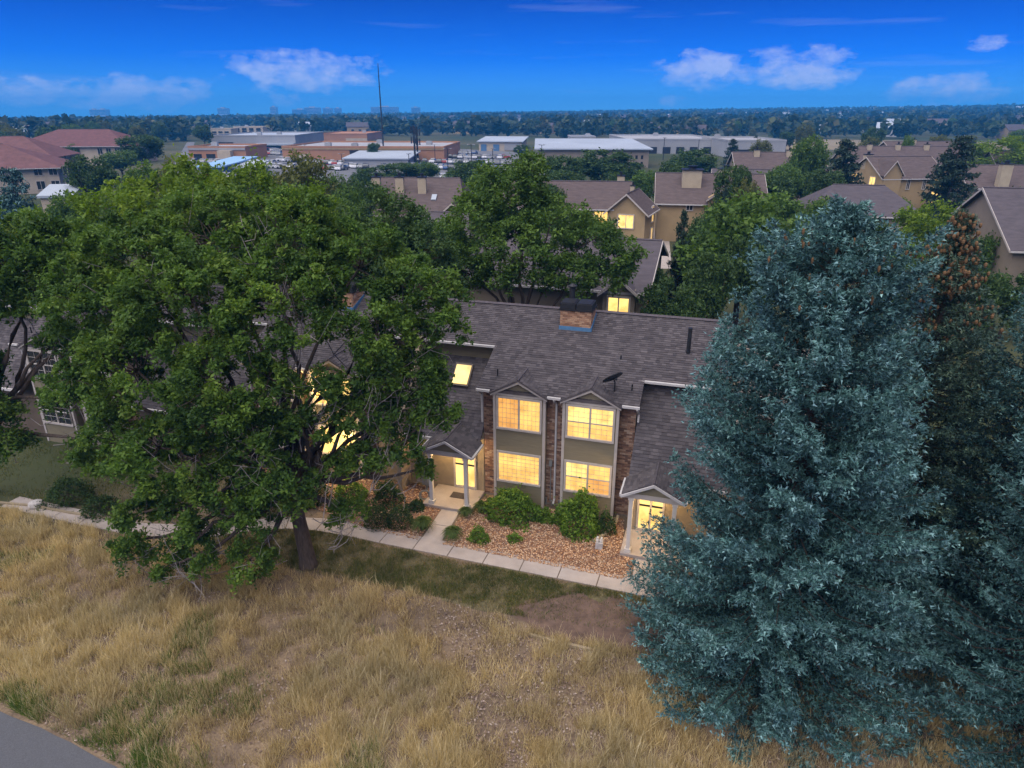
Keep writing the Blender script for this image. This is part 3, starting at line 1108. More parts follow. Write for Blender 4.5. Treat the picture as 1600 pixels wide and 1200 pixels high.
def skeleton(base, fork_z, trunk_r, lobes, cents, n_twigs=140, lean=(0, 0), fork_spread=.4, stems=1, sides=8):
    m = MB()
    base = np.array(base, float)
    fork = base + np.array([lean[0], lean[1], fork_z])
    tr = [base + np.array([0, 0, -.15]), base + np.array([0, 0, .12]), base + np.array([lean[0] * .12, lean[1] * .12, .55])]
    rd = [trunk_r * 1.38, trunk_r * 1.2, trunk_r * 1.03]
    for i in range(1, 5):
        t = i / 4
        tr.append(base + (fork - base) * (.15 + .85 * t) + rng.normal(size=3) * .05)
        rd.append(trunk_r * (1 - .25 * t))
    m.tube(tr, rd, 10)
    nodes = []
    for c, q in lobes:
        c = np.array(c, float)
        st = fork + (base - fork) * rng.uniform(0, .25)
        r0 = trunk_r * rng.uniform(.42, .62)
        p = limb(m, st, c, r0, .035, sag=rng.uniform(-.12, .12), n=8, sides=sides)
        nodes += [(q_, max(.03, r0 * (1 - i / 8))) for i, q_ in enumerate(p) if i > 2]
    N = np.array([q for q, _ in nodes])
    idx = rng.permutation(len(cents))[:n_twigs]
    for i in idx:
        c = cents[i]
        d = np.linalg.norm(N - c, axis=1)
        j = int(np.argmin(d))
        limb(m, N[j], c, min(.06, nodes[j][1] * .55), .010, sag=rng.uniform(-.1, .2), n=4, sides=4, wob=.1)
    return m


def tree_from(name, label, base, lobes, fork_z, trunk_r, leafmat, cpm, per, cr, leaf, group=None, lean=(0, 0), droop=.25, gap=.25, seed=1, twigs=140, dead=0, cat='tree'):
    base = np.array(base, float)
    root = empty(name, base, label=label, category=cat, group=group)
    L = [(np.array(c) - base, q) for c, q in lobes]
    cents, V, tone = crown_leaves(L, cpm, per, cr, leaf, droop=droop, gap=gap, seed=seed)
    sk = skeleton((0, 0, 0), fork_z, trunk_r, L, cents, twigs, lean)
    sk.obj('trunk', M['bark'], root, True)
    new_obj('crown', np_mesh('crown', V, 4, tone), M[leafmat], root)
    if dead:
        d = MB()
        for i in range(dead):
            c, q = L[rng.integers(len(L))]
            a = c * .75 + rng.normal(size=3) * .4
            b = c + unit(rng.normal(size=3) + np.array([0, -.7, .1])) * np.array(q) * rng.uniform(.85, 1.12)
            limb(d, a, b, .022, .007, n=4, sides=4, wob=.09)
            for s in range(4):
                t = rng.uniform(.45, .95)
                p0 = a + (b - a) * t
                limb(d, p0, p0 + rng.normal(size=3) * .45, .011, .005, n=2, sides=3, wob=.1)
        d.obj('dead_twigs', M['twig'], root)['kind'] = 'stuff'
    LOG.append((label[:40], len(V)))
    return root


def lobe(px, py, Y, rpx, flat=.85, deep=.95):
    rpx = rpx * .86
    c = at(px, py, Y)
    zc = Y * CP + (CAM_H - c[2]) * SP
    r = rpx / 1067 * zc
    return (c, (r, r * deep, r * flat))


hero_lobes = [lobe(*q) for q in [
    (455, 392, 22.5, 125), (335, 375, 22.5, 112), (225, 405, 22, 115), (560, 420, 22.5, 105), (655, 455, 21.8, 78), (150, 470, 21.5, 105),
    (300, 470, 20.5, 125), (440, 480, 20.5, 115), (590, 520, 21, 85), (690, 505, 21.3, 52), (215, 580, 20.2, 110), (345, 600, 19.4, 100),
    (645, 585, 21, 62), (690, 640, 21.4, 36), (180, 690, 20, 72), (280, 710, 19.2, 88), (395, 680, 19.2, 66), (225, 800, 19.0, 46), (300, 850, 19.1, 48),
    (390, 800, 19.3, 58), (545, 800, 20.9, 36), (600, 655, 20.8, 40), (420, 590, 19.7, 55), (110, 590, 21, 50), (660, 730, 21.6, 22), (520, 730, 20.3, 26), (470, 665, 19.6, 42), (500, 600, 20.0, 40), (565, 712, 20.5, 34), (632, 640, 20.9, 46), (590, 590, 20.6, 44), (560, 640, 20.6, 46), (630, 690, 21.0, 40), (672, 606, 21.1, 34), (330, 780, 19.2, 84), (440, 745, 19.6, 66), (280, 880, 18.9, 42), (250, 700, 19.2, 80), (390, 875, 19.0, 42), (200, 850, 19.2, 40)]]
hb = ground(482, 884)
tree_from('ash_tree', 'huge leafy green tree with dark trunk on the lawn in front of the lit townhouses', hb, hero_lobes, 3.9, .28, 'ash',
          4.6, 165, .34, .138, lean=(-.25, .2), droop=.45, gap=.42, seed=4, twigs=560, dead=120)
left_lobes = [lobe(*q) for q in [(30, 400, 25, 95), (85, 390, 25.5, 80), (30, 455, 24.6, 60), (95, 440, 25.5, 76), (-50, 450, 25, 90), (120, 390, 26, 60), (-60, 580, 24.5, 60), (15, 690, 24.4, 30), (150, 690, 24.2, 42), (105, 610, 24.6, 46), (-10, 640, 24.6, 44), (95, 530, 25, 34)]]
tree_from('leaning_tree', 'leaning tree with bare lower limbs at the left edge before the dark windows', (-23.0, 25.9, 0), left_lobes, 4.2, .26, 'ash',
          5.0, 120, .42, .16, lean=(1.6, -.2), droop=.35, gap=.4, seed=9, twigs=120, dead=22)
# trees right behind the row
back_a = [lobe(*q) for q in [(800, 300, 39, 62), (745, 350, 38.5, 70), (860, 350, 38.5, 72), (925, 375, 38, 50), (720, 420, 38, 55), (800, 400, 37.5, 80), (890, 430, 37.6, 55), (965, 405, 37.5, 50), (935, 430, 37, 44), (830, 265, 39, 32), (770, 285, 39.4, 36)]]
bb = at(818, 520, 38.5)
tree_from('locust_tree', 'airy bright green multi-stemmed tree right behind the roof ridge', (bb[0], 38.5, 0), back_a, 3.4, .26, 'mid', 2.8, 90, .55, .20, droop=.1, gap=.25, seed=11, twigs=170)
back_b = [lobe(*q) for q in [(600, 345, 36, 62), (545, 380, 36, 62), (660, 395, 35.5, 62), (590, 430, 35, 75), (690, 450, 35.5, 45), (500, 350, 37, 50)]]
tree_from('maple_tree', 'dense mid green tree behind the roof, between the huge tree and the multi-stemmed one', (-6.6, 36, 0), back_b, 3.2, .24, 'ash2', 2.4, 90, .55, .2, droop=.1, gap=.2, seed=12, twigs=100)
back_c = [lobe(*q) for q in [(250, 320, 33, 70), (170, 330, 34, 60), (390, 310, 34, 70), (300, 280, 36, 48), (470, 330, 34, 60), (120, 400, 33, 60)]]
tree_from('elm_tree', 'yellow green treetop rising behind the huge tree at the upper left', (-15.5, 33.6, 0), back_c, 3.2, .24, 'lime', 2.4, 80, .55, .2, droop=.1, gap=.25, seed=13, twigs=80)


# ------------------------------------------------------------------ spruces
def spruce_mesh(Ht, Rb, seed, dens=1.0, whorl=.36, blade=.118, bw=.044, cone_band=None, expo=.52, cs=1.0):
    r = np.random.default_rng(seed)
    V, T, wood, cones = [], [], MB(), []
    h = .2
    lump = r.random((16, 9))
    while h < Ht - .1:
        f = h / Ht
        nb = int(round(10 - 3.5 * f)) + (4 if f < .14 else 0)
        a0 = r.random() * 6.28
        for k in range(nb):
            a = a0 + 6.2832 * (k + r.uniform(-.32, .32)) / nb
            lm = lump[int(f * 15.9), int((a % 6.2832) / 6.2832 * 8.99)]
            lm = max(lm, .72) if f < .16 else (max(lm, .4) if f < .3 else lm)
            L = Rb * (1 - f) ** expo * min(1, (1 - f) * 6 + .12) * (.66 + .56 * lm) * r.uniform(.86, 1.08) + .18
            if f < .07:
                L *= .9
            hh = h + r.uniform(-.12, .12)
            pitch0 = -.30 + .95 * f + r.uniform(-.1, .1)
            n = max(6, int(L / .088 * dens))
            t = np.linspace(.16 if L > 1.5 else .05, 1, n)
            dv = np.array([math.cos(a), math.sin(a), 0])
            sd_ = np.array([-math.sin(a), math.cos(a), 0])
            z = hh + L * (t * pitch0 - .20 * t * (1 - f) * (1 - t) * 2 + .22 * t ** 3 * (1 - f * .5))
            z = np.maximum(z, .06)
            ax = dv[None] * (t * L)[:, None] + np.array([0, 0, 1]) * z[:, None]
            if L > .9:
                wood.tube([(0, 0, hh), tuple(ax[n // 2]), tuple(ax[-1])], [.030 * (1 - f) + .010, .014 * (1 - f) + .006, .004], 4, cap=False)
            # side twigs, longest in the middle of the branch: together they make a flat drooping spray
            for sgn in (-1, 0, 1):
                tl = (.12 + .40 * min(1, L / 2.4) * np.sin(np.pi * np.clip(.05 + t * .74, 0, 1))) * r.uniform(.55, 1.15, n)
                if sgn == 0:
                    tl = np.full(n, .12)
                td = unit(dv[None] * (.75 + .3 * r.random((n, 1))) + sd_[None] * sgn * r.uniform(.7, 1.15, (n, 1)) + np.array([0, 0, 1]) * r.uniform(-.75, .42, (n, 1)))
                nb_ = np.maximum(2, (tl / .050 * dens).astype(int))
                idx = np.repeat(np.arange(n), nb_)
                u = r.random(len(idx)) ** .8
                P = ax[idx] + td[idx] * (tl[idx] * u)[:, None]
                P[:, 2] -= .10 * (u ** 2) * tl[idx]
                P += r.normal(size=P.shape) * .035
                d = unit(td[idx] * .9 + r.normal(size=(len(idx), 3)) * .62 + np.array([0, 0, .22]))
                side = unit(np.cross(d, r.normal(size=(len(idx), 3))))
                bl = (blade * r.uniform(.55, 1.15, len(idx)))[:, None]
                w = bw * r.uniform(.7, 1.2, len(idx))[:, None]
                V.append(np.stack([P - side * w * .6, P + side * w * .6, P + d * bl], 1))
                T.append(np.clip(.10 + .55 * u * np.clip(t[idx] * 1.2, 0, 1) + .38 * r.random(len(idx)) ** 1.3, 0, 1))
            # bushy upright shoots all along the bough
            ns = int(n * 2.6)
            tt = r.uniform(.25, 1, ns) ** .8
            jj = np.minimum((tt * n).astype(int), n - 1)
            spread = (.10 + .36 * min(1, L / 2.4) * np.sin(np.pi * np.clip(.05 + tt * .74, 0, 1)))
            S = ax[jj] + sd_[None] * (r.uniform(-1, 1, (ns, 1)) * spread[:, None]) + np.array([0, 0, 1]) * r.uniform(-.10, .12, (ns, 1))
            main_d = unit(dv[None] * .7 + r.normal(size=(ns, 3)) * .45 + np.array([0, 0, .35]))
            S = np.repeat(S, 8, 0)
            d = unit(np.repeat(main_d, 8, 0) * .8 + r.normal(size=S.shape) * .55)
            side = unit(np.cross(d, r.normal(size=S.shape)))
            bl = (blade * r.uniform(.7, 1.25, len(S)))[:, None]
            V.append(np.stack([S - side * bw * .4, S + side * bw * .4, S + d * bl], 1))
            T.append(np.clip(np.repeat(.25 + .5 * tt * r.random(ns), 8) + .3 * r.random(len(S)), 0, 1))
            if cone_band and cone_band[0] < f < cone_band[1] and r.random() < cone_band[2]:
                for q in range(int(r.integers(2, 6) * cs)):
                    cones.append(ax[r.integers(n // 3, n)] + r.normal(size=3) * np.array([.12, .12, .05]))
        h += whorl * r.uniform(.75, 1.2) * (1 - .35 * f)
    wood.tube([(0, 0, -.2), (0, 0, .4), (0, 0, Ht * .5), (0, 0, Ht - .05)], [.36, .27, .15, .02], 8)
    cm = MB()
    for c in cones:
        cm.lathe(c[0], c[1], [(.012, c[2]), (.032 * cs ** .4, c[2] - .035), (.034 * cs ** .4, c[2] - .09), (.012, c[2] - .15)], 5)
    return np.concatenate(V), np.concatenate(T), wood, cm


def spruce(base, Ht, Rb, seed, label, m, rz=0, **k):
    V, T, wood, cm = spruce_mesh(Ht, Rb, seed, **k)
    root = empty('spruce_tree', base, rz, label=label, category='tree', group='spruces by the walk')
    wood.obj('trunk', M['darkbark'], root)
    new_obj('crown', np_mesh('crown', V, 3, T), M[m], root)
    if cm.v:
        tag(cm.obj('seed_cones', M['cone'], root), kind='stuff')
    LOG.append(('spruce', len(V)))
    return root


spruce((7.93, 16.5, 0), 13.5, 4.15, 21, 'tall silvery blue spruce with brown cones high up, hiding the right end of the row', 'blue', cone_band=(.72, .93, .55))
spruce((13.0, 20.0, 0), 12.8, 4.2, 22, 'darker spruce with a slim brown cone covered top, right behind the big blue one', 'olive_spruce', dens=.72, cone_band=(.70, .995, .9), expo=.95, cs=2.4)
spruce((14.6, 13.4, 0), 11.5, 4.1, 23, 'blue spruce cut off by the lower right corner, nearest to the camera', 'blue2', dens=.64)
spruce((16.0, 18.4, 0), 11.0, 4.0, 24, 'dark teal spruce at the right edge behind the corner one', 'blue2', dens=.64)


# ------------------------------------------------------------------ shrubs in the bed
def shrub(x, y, rx, ry, h, label, m='bush', n=2200, leaf=.10, name='bush', seed=1, bumpy=.45, group=None):
    """(x, y) in the house's own frame"""
    b = hl(x, y)
    root = empty(name, b, HA, label=label, category='shrub', group=group)
    d = unit(rng.normal(size=(n, 3)))
    d[:, 2] = np.abs(d[:, 2]) * 1.0 - .12
    lump = 1 + bumpy * (fract_noise(d[:, 0] * 2.2 + 9 + seed, d[:, 1] * 2.2 + d[:, 2] * 2 + 9, seed, 2, 1.0) - .5) * 2
    rr_ = (.70 + .33 * rng.random(n) ** .7 + .32 * (rng.random(n) < .07) * rng.random(n)) * lump
    P = d * rr_[:, None] * np.array([rx, ry, h * .92]) + np.array([0, 0, h * .08 + .03])
    P[:, 2] = np.maximum(P[:, 2], .04)
    new_obj('foliage', np_mesh('foliage', leaf_quads(P, leaf, .5, .6), 4, rng.random(n)), M[m], root)
    st = MB()
    for k in range(7):
        a = k * .9
        st.tube([(.05 * math.cos(a), .05 * math.sin(a), 0), (rx * .5 * math.cos(a), ry * .5 * math.sin(a), h * .6)], [.02, .008], 4)
    st.obj('stem', M['bark'], root)
    return root


def gl(px, py):
    p = ground(px, py) - HO
    return p @ EX, p @ NY


def shrub_px(px, py, wpx, hm, label, **k):
    p = ground(px, py)
    zc = p[1] * CP + CAM_H * SP
    r = wpx / 1067 * zc / 2
    x, y = gl(px, py)
    return shrub(x, y + r * .5, r, r * .9, hm, label, **k)


shrub_px(797, 818, 84, 1.32, 'wide rounded green bush under the left lit window bay', n=5200, leaf=.11)
shrub_px(902, 836, 74, 1.5, 'rounded green bush under the right lit window bay', n=5000, leaf=.11, seed=3)
shrub_px(943, 836, 34, 1.0, 'small dark shrub by the downspout, right of the two rounded bushes', m='boxwood', n=1300, leaf=.08, seed=4)
shrub_px(846, 818, 34, .6, 'low shrub in the gap between the two rounded bushes', n=900, leaf=.09, seed=5)
shrub_px(621, 826, 44, .95, 'clipped dark green ball shrub left of the porch', m='boxwood', n=2600, leaf=.06, seed=6, bumpy=.06, name='ball_shrub')
shrub_px(585, 826, 44, .95, 'clipped ball shrub half under the big tree, beside the walk', m='boxwood', n=2600, leaf=.06, seed=7, bumpy=.08, name='ball_shrub')
shrub_px(600, 792, 50, 1.2, 'loose dark shrub behind the clipped ball shrubs', m='boxwood', n=2200, leaf=.09, seed=8)
shrub_px(95, 790, 70, 1.1, 'broad dark juniper at the edge of the dry grass on the far left', m='boxwood', n=3600, leaf=.08, seed=9, name='juniper')
shrub_px(150, 808, 56, .8, 'low dark juniper just right of the broad one, under the big tree', m='boxwood', n=2600, leaf=.08, seed=10, name='juniper')
shrub_px(430, 800, 70, 1.1, 'shadowy shrub behind the trunk of the big tree', m='boxwood', n=2600, leaf=.09, seed=12)
shrub_px(352, 806, 70, 1.0, 'shrub under the big tree left of its trunk', m='boxwood', n=2600, leaf=.09, seed=13)
shrub_px(540, 782, 50, .8, 'shrub glowing by the lit patio doors behind the big tree', n=1800, leaf=.09, seed=16)
shrub_px(480, 790, 56, 1.0, 'dark shrub below the lit patio doors, close to the trunk of the big tree', m='boxwood', n=2200, leaf=.09, seed=17)
shrub_px(648, 800, 30, .5, 'low shrub between the clipped ball shrub and the spiky grass clump', m='boxwood', n=900, leaf=.08, seed=18)
shrub_px(802, 849, 25, .32, 'smallest green shrub on its own in the gravel', n=600, leaf=.07, seed=14)
shrub_px(746, 849, 33, .5, 'round little green shrub on the gravel right of the entry path', n=1100, leaf=.08, seed=15)


def tuft(px, py, wpx, h, label, m='turf', n=420):
    p = ground(px, py)
    zc = p[1] * CP + CAM_H * SP
    r = wpx / 1067 * zc / 2
    root = empty('ornamental_grass', p + np.array([0, r * .5, 0]), 0, label=label, category='grass clump', group='grass clumps beside the entry path')
    a = rng.random(n) * 6.2832
    lean = rng.random(n) ** .7
    b = np.stack([np.cos(a) * r * .25 * rng.random(n), np.sin(a) * r * .25 * rng.random(n), np.full(n, .01)], 1)
    mid = b + np.stack([np.cos(a) * r * lean * .55, np.sin(a) * r * lean * .55, h * (1 - .25 * lean)], 1)
    tip = b + np.stack([np.cos(a) * r * lean * 1.1, np.sin(a) * r * lean * 1.1, h * (1.0 - .75 * lean ** 2)], 1)
    w = np.stack([-np.sin(a), np.cos(a), np.zeros(n)], 1) * .011
    V = np.concatenate([np.stack([b - w, b + w, mid + w, mid - w], 1), np.stack([mid - w, mid + w, tip + w * .2, tip - w * .2], 1)])
    new_obj('blades', np_mesh('blades', V, 4, np.tile(rng.random(n) * .55, 2)), M[m], root)
    return root


M['tuftleaf'] = leaf_mat('grass_clump_blades', [(0, (.05, .085, .018)), (.6, (.10, .15, .03)), (1, (.17, .20, .05))], .3, .15, 2)
tuft(660, 833, 38, .55, 'spiky green grass clump left of the entry path, below the porch', 'tuftleaf')
tuft(707, 846, 34, .5, 'spiky green grass clump at the foot of the entry path on its right', 'tuftleaf')
tuft(727, 810, 26, .4, 'small grass clump beside the porch corner', 'tuftleaf', 260)
tuft(752, 806, 30, .55, 'thin grass clump against the left rounded bush', 'tuftleaf', 260)

# things by the door
x, y = gl(662, 784)
ub = empty('utility_box', hl(-2.55, .05), HA, label='grey meter box on a post beside the porch', category='utility box')
MB().box(-.16, .16, -.1, .12, .35, 1.0).box(-.12, .12, -.13, -.1, .5, .85).obj('cabinet', M['plastic'], ub)
MB().box(-.05, .05, 0, .08, 0, .35).box(-.03, .03, .0, .06, 1.0, 2.3).obj('conduit', M['plastic'], ub)
hose = MB()
for k in range(4):
    rr0 = .24 - .025 * k
    hose.tube([(rr0 * math.cos(t), .03 * k, .26 + rr0 * math.sin(t)) for t in np.linspace(0, 6.283, 19)], .018, 5)
ho = hose.obj('hose_coil', M['plastic'])
ho.location = [float(c) for c in hl(-2.28, -.78, 0)]
ho.rotation_euler = (R(-14), 0, HA + R(20))
tag(ho, 'coiled garden hose leaning by the left porch post', 'hose')
mt = MB().box(-.35, .35, -.22, .22, 0, .02).obj('doormat', M['fabric'])
mt.location = [float(c) for c in hl(-.95, -.15, .152)]
mt.rotation_euler = (0, 0, HA)
tag(mt, 'dark doormat on the pale porch floor', 'doormat')
pp = ground(936, 857)
pl = empty('garden_block', pp, HA, label='grey stone block with two small white ornaments near the walk', category='garden ornament')
m = MB().prism([(-.14, -.12, 0), (.14, -.12, 0), (.13, .12, 0), (-.13, .11, 0)], (.01, .01, .3))
m.obj('block', M['stone'], pl)
for dx in (-.07, .08):
    MB().lathe(dx, 0, [(.05, .3), (.075, .35), (.06, .42), (.045, .45), (.05, .49), (.02, .53)], 8).obj('ornament', M['white'], pl)
dp = MB().tube([hl(5.9, -.1, .42), hl(5.85, -.3, .2), hl(5.6, -1.0, .12), hl(5.2, -1.7, .08)], [.06, .065, .07, .075], 8).obj('drain_pipe', M['stucco'])
tag(dp, 'buff drain extension pipe lying on the gravel by the right house corner', 'drain pipe')
mtr = MB().box(2.86, 2.98, .42, .54, 1.9, 2.15).tube([(2.92, .5, 1.9), (2.92, .5, .2)], .02, 5)
mb_ = mtr.obj('meter_box', M['plastic'], main)
for (x, z) in ((2.75, .35), (3.3, .3), (3.0, .25)):
    MB().tube([(x, .5, 0), (x, .5, z), (x, .38, z + .04)], .03, 6).obj('gas_pipe', M['plastic'], main)

# edging strips on the field
for (pts, lab) in (([(828, 993), (862, 1003), (905, 1013), (960, 1026)], 'low timber edging strip between the bare dirt and the dry grass'), ([(0, 787), (55, 792), (110, 803), (176, 812), (235, 818)], 'pale edging strip along the top of the dry grass at the left')):
    m = MB()
    g = [ground(*p) for p in pts]
    for a, b in zip(g[:-1], g[1:]):
        d = unit(b - a)
        nn = np.array([-d[1], d[0], 0]) * .05
        m.prism([a - nn, b - nn, b + nn, a + nn], (0, 0, .09))
    tag(m.obj('edging_strip', M['stucco']), lab, 'edging')
st = ground(57, 792)
sm_ = MB().lathe(0, 0, [(.24, 0), (.3, .1), (.26, .24), (.1, .3)], 7).obj('boulder', M['stone'])
sm_.location = [float(c) for c in st]
tag(sm_, 'pale boulder where the dry grass meets the dark juniper', 'boulder')


# ------------------------------------------------------------------ dry grass and turf
def blades(x, y, h, w, lean, name, m, rnd):
    n = len(x)
    a = rng.random(n) * 6.2832
    k = rng.random(n) * lean
    ln = np.stack([np.cos(a) * k * h, np.sin(a) * k * h], 1)
    f = rng.random(n) * 6.2832
    wv = np.stack([np.cos(f), np.sin(f), np.zeros(n)], 1) * (w / 2)[:, None]
    b = np.stack([x, y, np.full(n, -.01)], 1)
    tip = b + np.concatenate([ln, (h * np.sqrt(np.maximum(.15, 1 - .6 * k ** 2)))[:, None]], 1)
    V = np.stack([b - wv, b + wv, tip + wv * .3, tip - wv * .3], 1)
    o = new_obj(name, np_mesh(name, V, 4, rnd), m)
    LOG.append((name, n))
    return tag(o, kind='stuff')


def dist_seg(x, y, a, b):
    a, b = np.array(a), np.array(b)
    d = b - a
    t = np.clip(((x - a[0]) * d[0] + (y - a[1]) * d[1]) / (d @ d), 0, 1)
    return np.hypot(x - a[0] - d[0] * t, y - a[1] - d[1] * t)


FIELD = [(-26, 25.6), (-21.5, 24.7), (-17.5, 23.4), (-14.6, 22.5), (-12.5, 22.0), (-10.5, 21.6), (-7.7, 20.4), (-5.0, 19.7), (-2.6, 19.0), (-.6, 18.2), (1.2, 17.2), (3.0, 16.7), (5.2, 16.2), (8, 16.0), (12.5, 15.6), (14, 12), (12.0, 9.8), (-6.2, 9.8), (-10.0, 12.6), (-14.2, 14.45), (-20.6, 17.2), (-27, 19.6)]
N = 2150000
fx_, fy_ = rng.uniform(-26, 13.5, N), rng.uniform(9.8, 25.6, N)
dn = fract_noise(fx_ + 40, fy_ + 40, 2, 3, .55)
fine = fract_noise(fx_ + 40, fy_ + 40, 3, 2, 2.6)
bare = fract_noise(fx_ + 40, fy_ + 40, 8, 3, .33)
pr = np.clip((fine - .30) * 2.2, .05, 1) * np.clip((dn - .22) * 2.6, .15, 1) * np.clip((.80 - bare) * 5, .22, 1)
vis = (np.abs(fx_) < fy_ * .86 + 3.5)
keep = in_poly(fx_, fy_, FIELD) & (rng.random(N) < pr) & vis
x, y = fx_[keep], fy_[keep]
hh = (.16 + .34 * dn[keep] * rng.random(keep.sum()) ** .6) * (.75 + .6 * fine[keep])
tall = rng.random(len(hh)) < .05
hh[tall] *= 1.8
edge = np.minimum(dist_seg(x, y, (-20.6, 17.0), (-14.28, 14.33)), dist_seg(x, y, (-14.28, 14.33), (-10.09, 12.53)))
rn = np.clip(.12 + .75 * dn[keep] + .75 * (rng.random(len(x)) - .5), 0, 1)
greenp = np.clip(1.0 - edge / 1.5, 0, 1) * np.clip((fract_noise(x + 40, y + 40, 14, 2, .5) - .25) * 2.5, .0, 1) + .30 * (fract_noise(x + 50, y + 50, 15, 2, .4) > .66)
gsel = rng.random(len(x)) < greenp
blades(x[~gsel], y[~gsel], hh[~gsel], rng.uniform(.008, .0155, (~gsel).sum()), .75, 'dry_grass', M['straw'], rn[~gsel])
M['weed'] = leaf_mat('green_weeds', [(0, (.06, .11, .02)), (.5, (.10, .175, .03)), (1, (.19, .23, .06))], .3, .2, .8)
blades(x[gsel], y[gsel], hh[gsel] * .9, np.full(gsel.sum(), .017), .7, 'green_grass', M['weed'], rng.random(gsel.sum()) * .8)
# leaf litter on the bare patches
NL = 60000
lx, ly = rng.uniform(-22, 9.4, NL), rng.uniform(10, 24.5, NL)
lb = fract_noise(lx + 40, ly + 40, 8, 3, .33)
k = in_poly(lx, ly, FIELD) & (rng.random(NL) < np.clip((lb - .42) * 4, .06, 1))
C = np.stack([lx[k], ly[k], rng.uniform(.02, .07, k.sum())], 1)
M['litter'] = mat('leaf_litter', (.16, .11, .09), .95, .35, 8, rnd=[(0, (.09, .06, .05)), (.5, (.20, .14, .11)), (1, (.36, .30, .26))])
tag(new_obj('leaf_litter', np_mesh('leaf_litter', leaf_quads(C, .085, 2.2, .55), 4, rng.random(k.sum())), M['litter']), kind='stuff')
# thin turf on the lawn, sparse over the dirt
N = 340000
tx, ty = rng.uniform(-13.5, 6.5, N), rng.uniform(16, 23.4, N)
tn = fract_noise(tx + 20, ty + 20, 21, 3, 2.1)
k = in_poly(tx, ty, LAWN) & (rng.random(N) < np.clip((tn - .22) * 2.6, .18, 1)) & ~(in_poly(tx, ty, DIRT) & (rng.random(N) < .88))
blades(tx[k], ty[k], rng.uniform(.04, .16, k.sum()), np.full(k.sum(), .015), .9, 'lawn_grass', M['turf'], np.clip(.62 - 1.0 * (tn[k] - .42) + .8 * (rng.random(k.sum()) - .5), 0, 1))
k = in_poly(fx_, fy_, LAWN + [])
# shaded grass further left, between the walk and the row
N = 50000
tx, ty = rng.uniform(-27, -9, N), rng.uniform(23, 31.5, N)
tn = fract_noise(tx + 40, ty + 20, 22, 3, .6)
k = (rng.random(N) < np.clip((tn - .3) * 3, .1, 1)) & (ty > 25.6 - (tx + 21.5) * .25) & (ty < 25.1 - (tx - 1.3) * .3057 - 1.4)
blades(tx[k], ty[k], rng.uniform(.05, .14, k.sum()), np.full(k.sum(), .02), .9, 'lawn_grass', M['turf'], rng.random(k.sum()) * .75)


# ------------------------------------------------------------------ houses of the estate behind
M['roof_far'] = mat('brown_shingle_roof', (.088, .068, .066), .9, .22, 1.1, .4, 14, stretch=(1, 1, 6))
M['roof_grey'] = mat('grey_shingle_roof', (.076, .067, .076), .9, .2, 1.1, .4, 14, stretch=(1, 1, 6))
M['roof_red'] = mat('red_tile_roof', (.125, .060, .060), .85, .25, .8, .6, 9)
M['roof_dark'] = mat('dark_red_roof', (.12, .055, .055), .9, .2, .8, .5, 9)
M['tan'] = mat('tan_siding', (.33, .245, .135), .8, .1, .7)
M['tan2'] = mat('grey_tan_siding', (.24, .20, .155), .8, .1, .7)
M['cream'] = mat('cream_wall', (.42, .36, .27), .85, .1, .7)
M['orange'] = mat('orange_brown_wall', (.36, .19, .105), .85, .15, .08)
M['grey'] = mat('grey_wall', (.30, .31, .32), .8, .12, .08)
M['pale_roof'] = mat('pale_metal_roof', (.33, .38, .43), .6, .1, .1)
M['blue_roof'] = mat('blue_canopy_roof', (.24, .42, .62), .6, .12, .1)
M['blue_wall'] = mat('blue_wall', (.08, .17, .30), .7, .1, .1)
M['chase'] = mat('chimney_chase', (.40, .34, .24), .8, .1, 1)


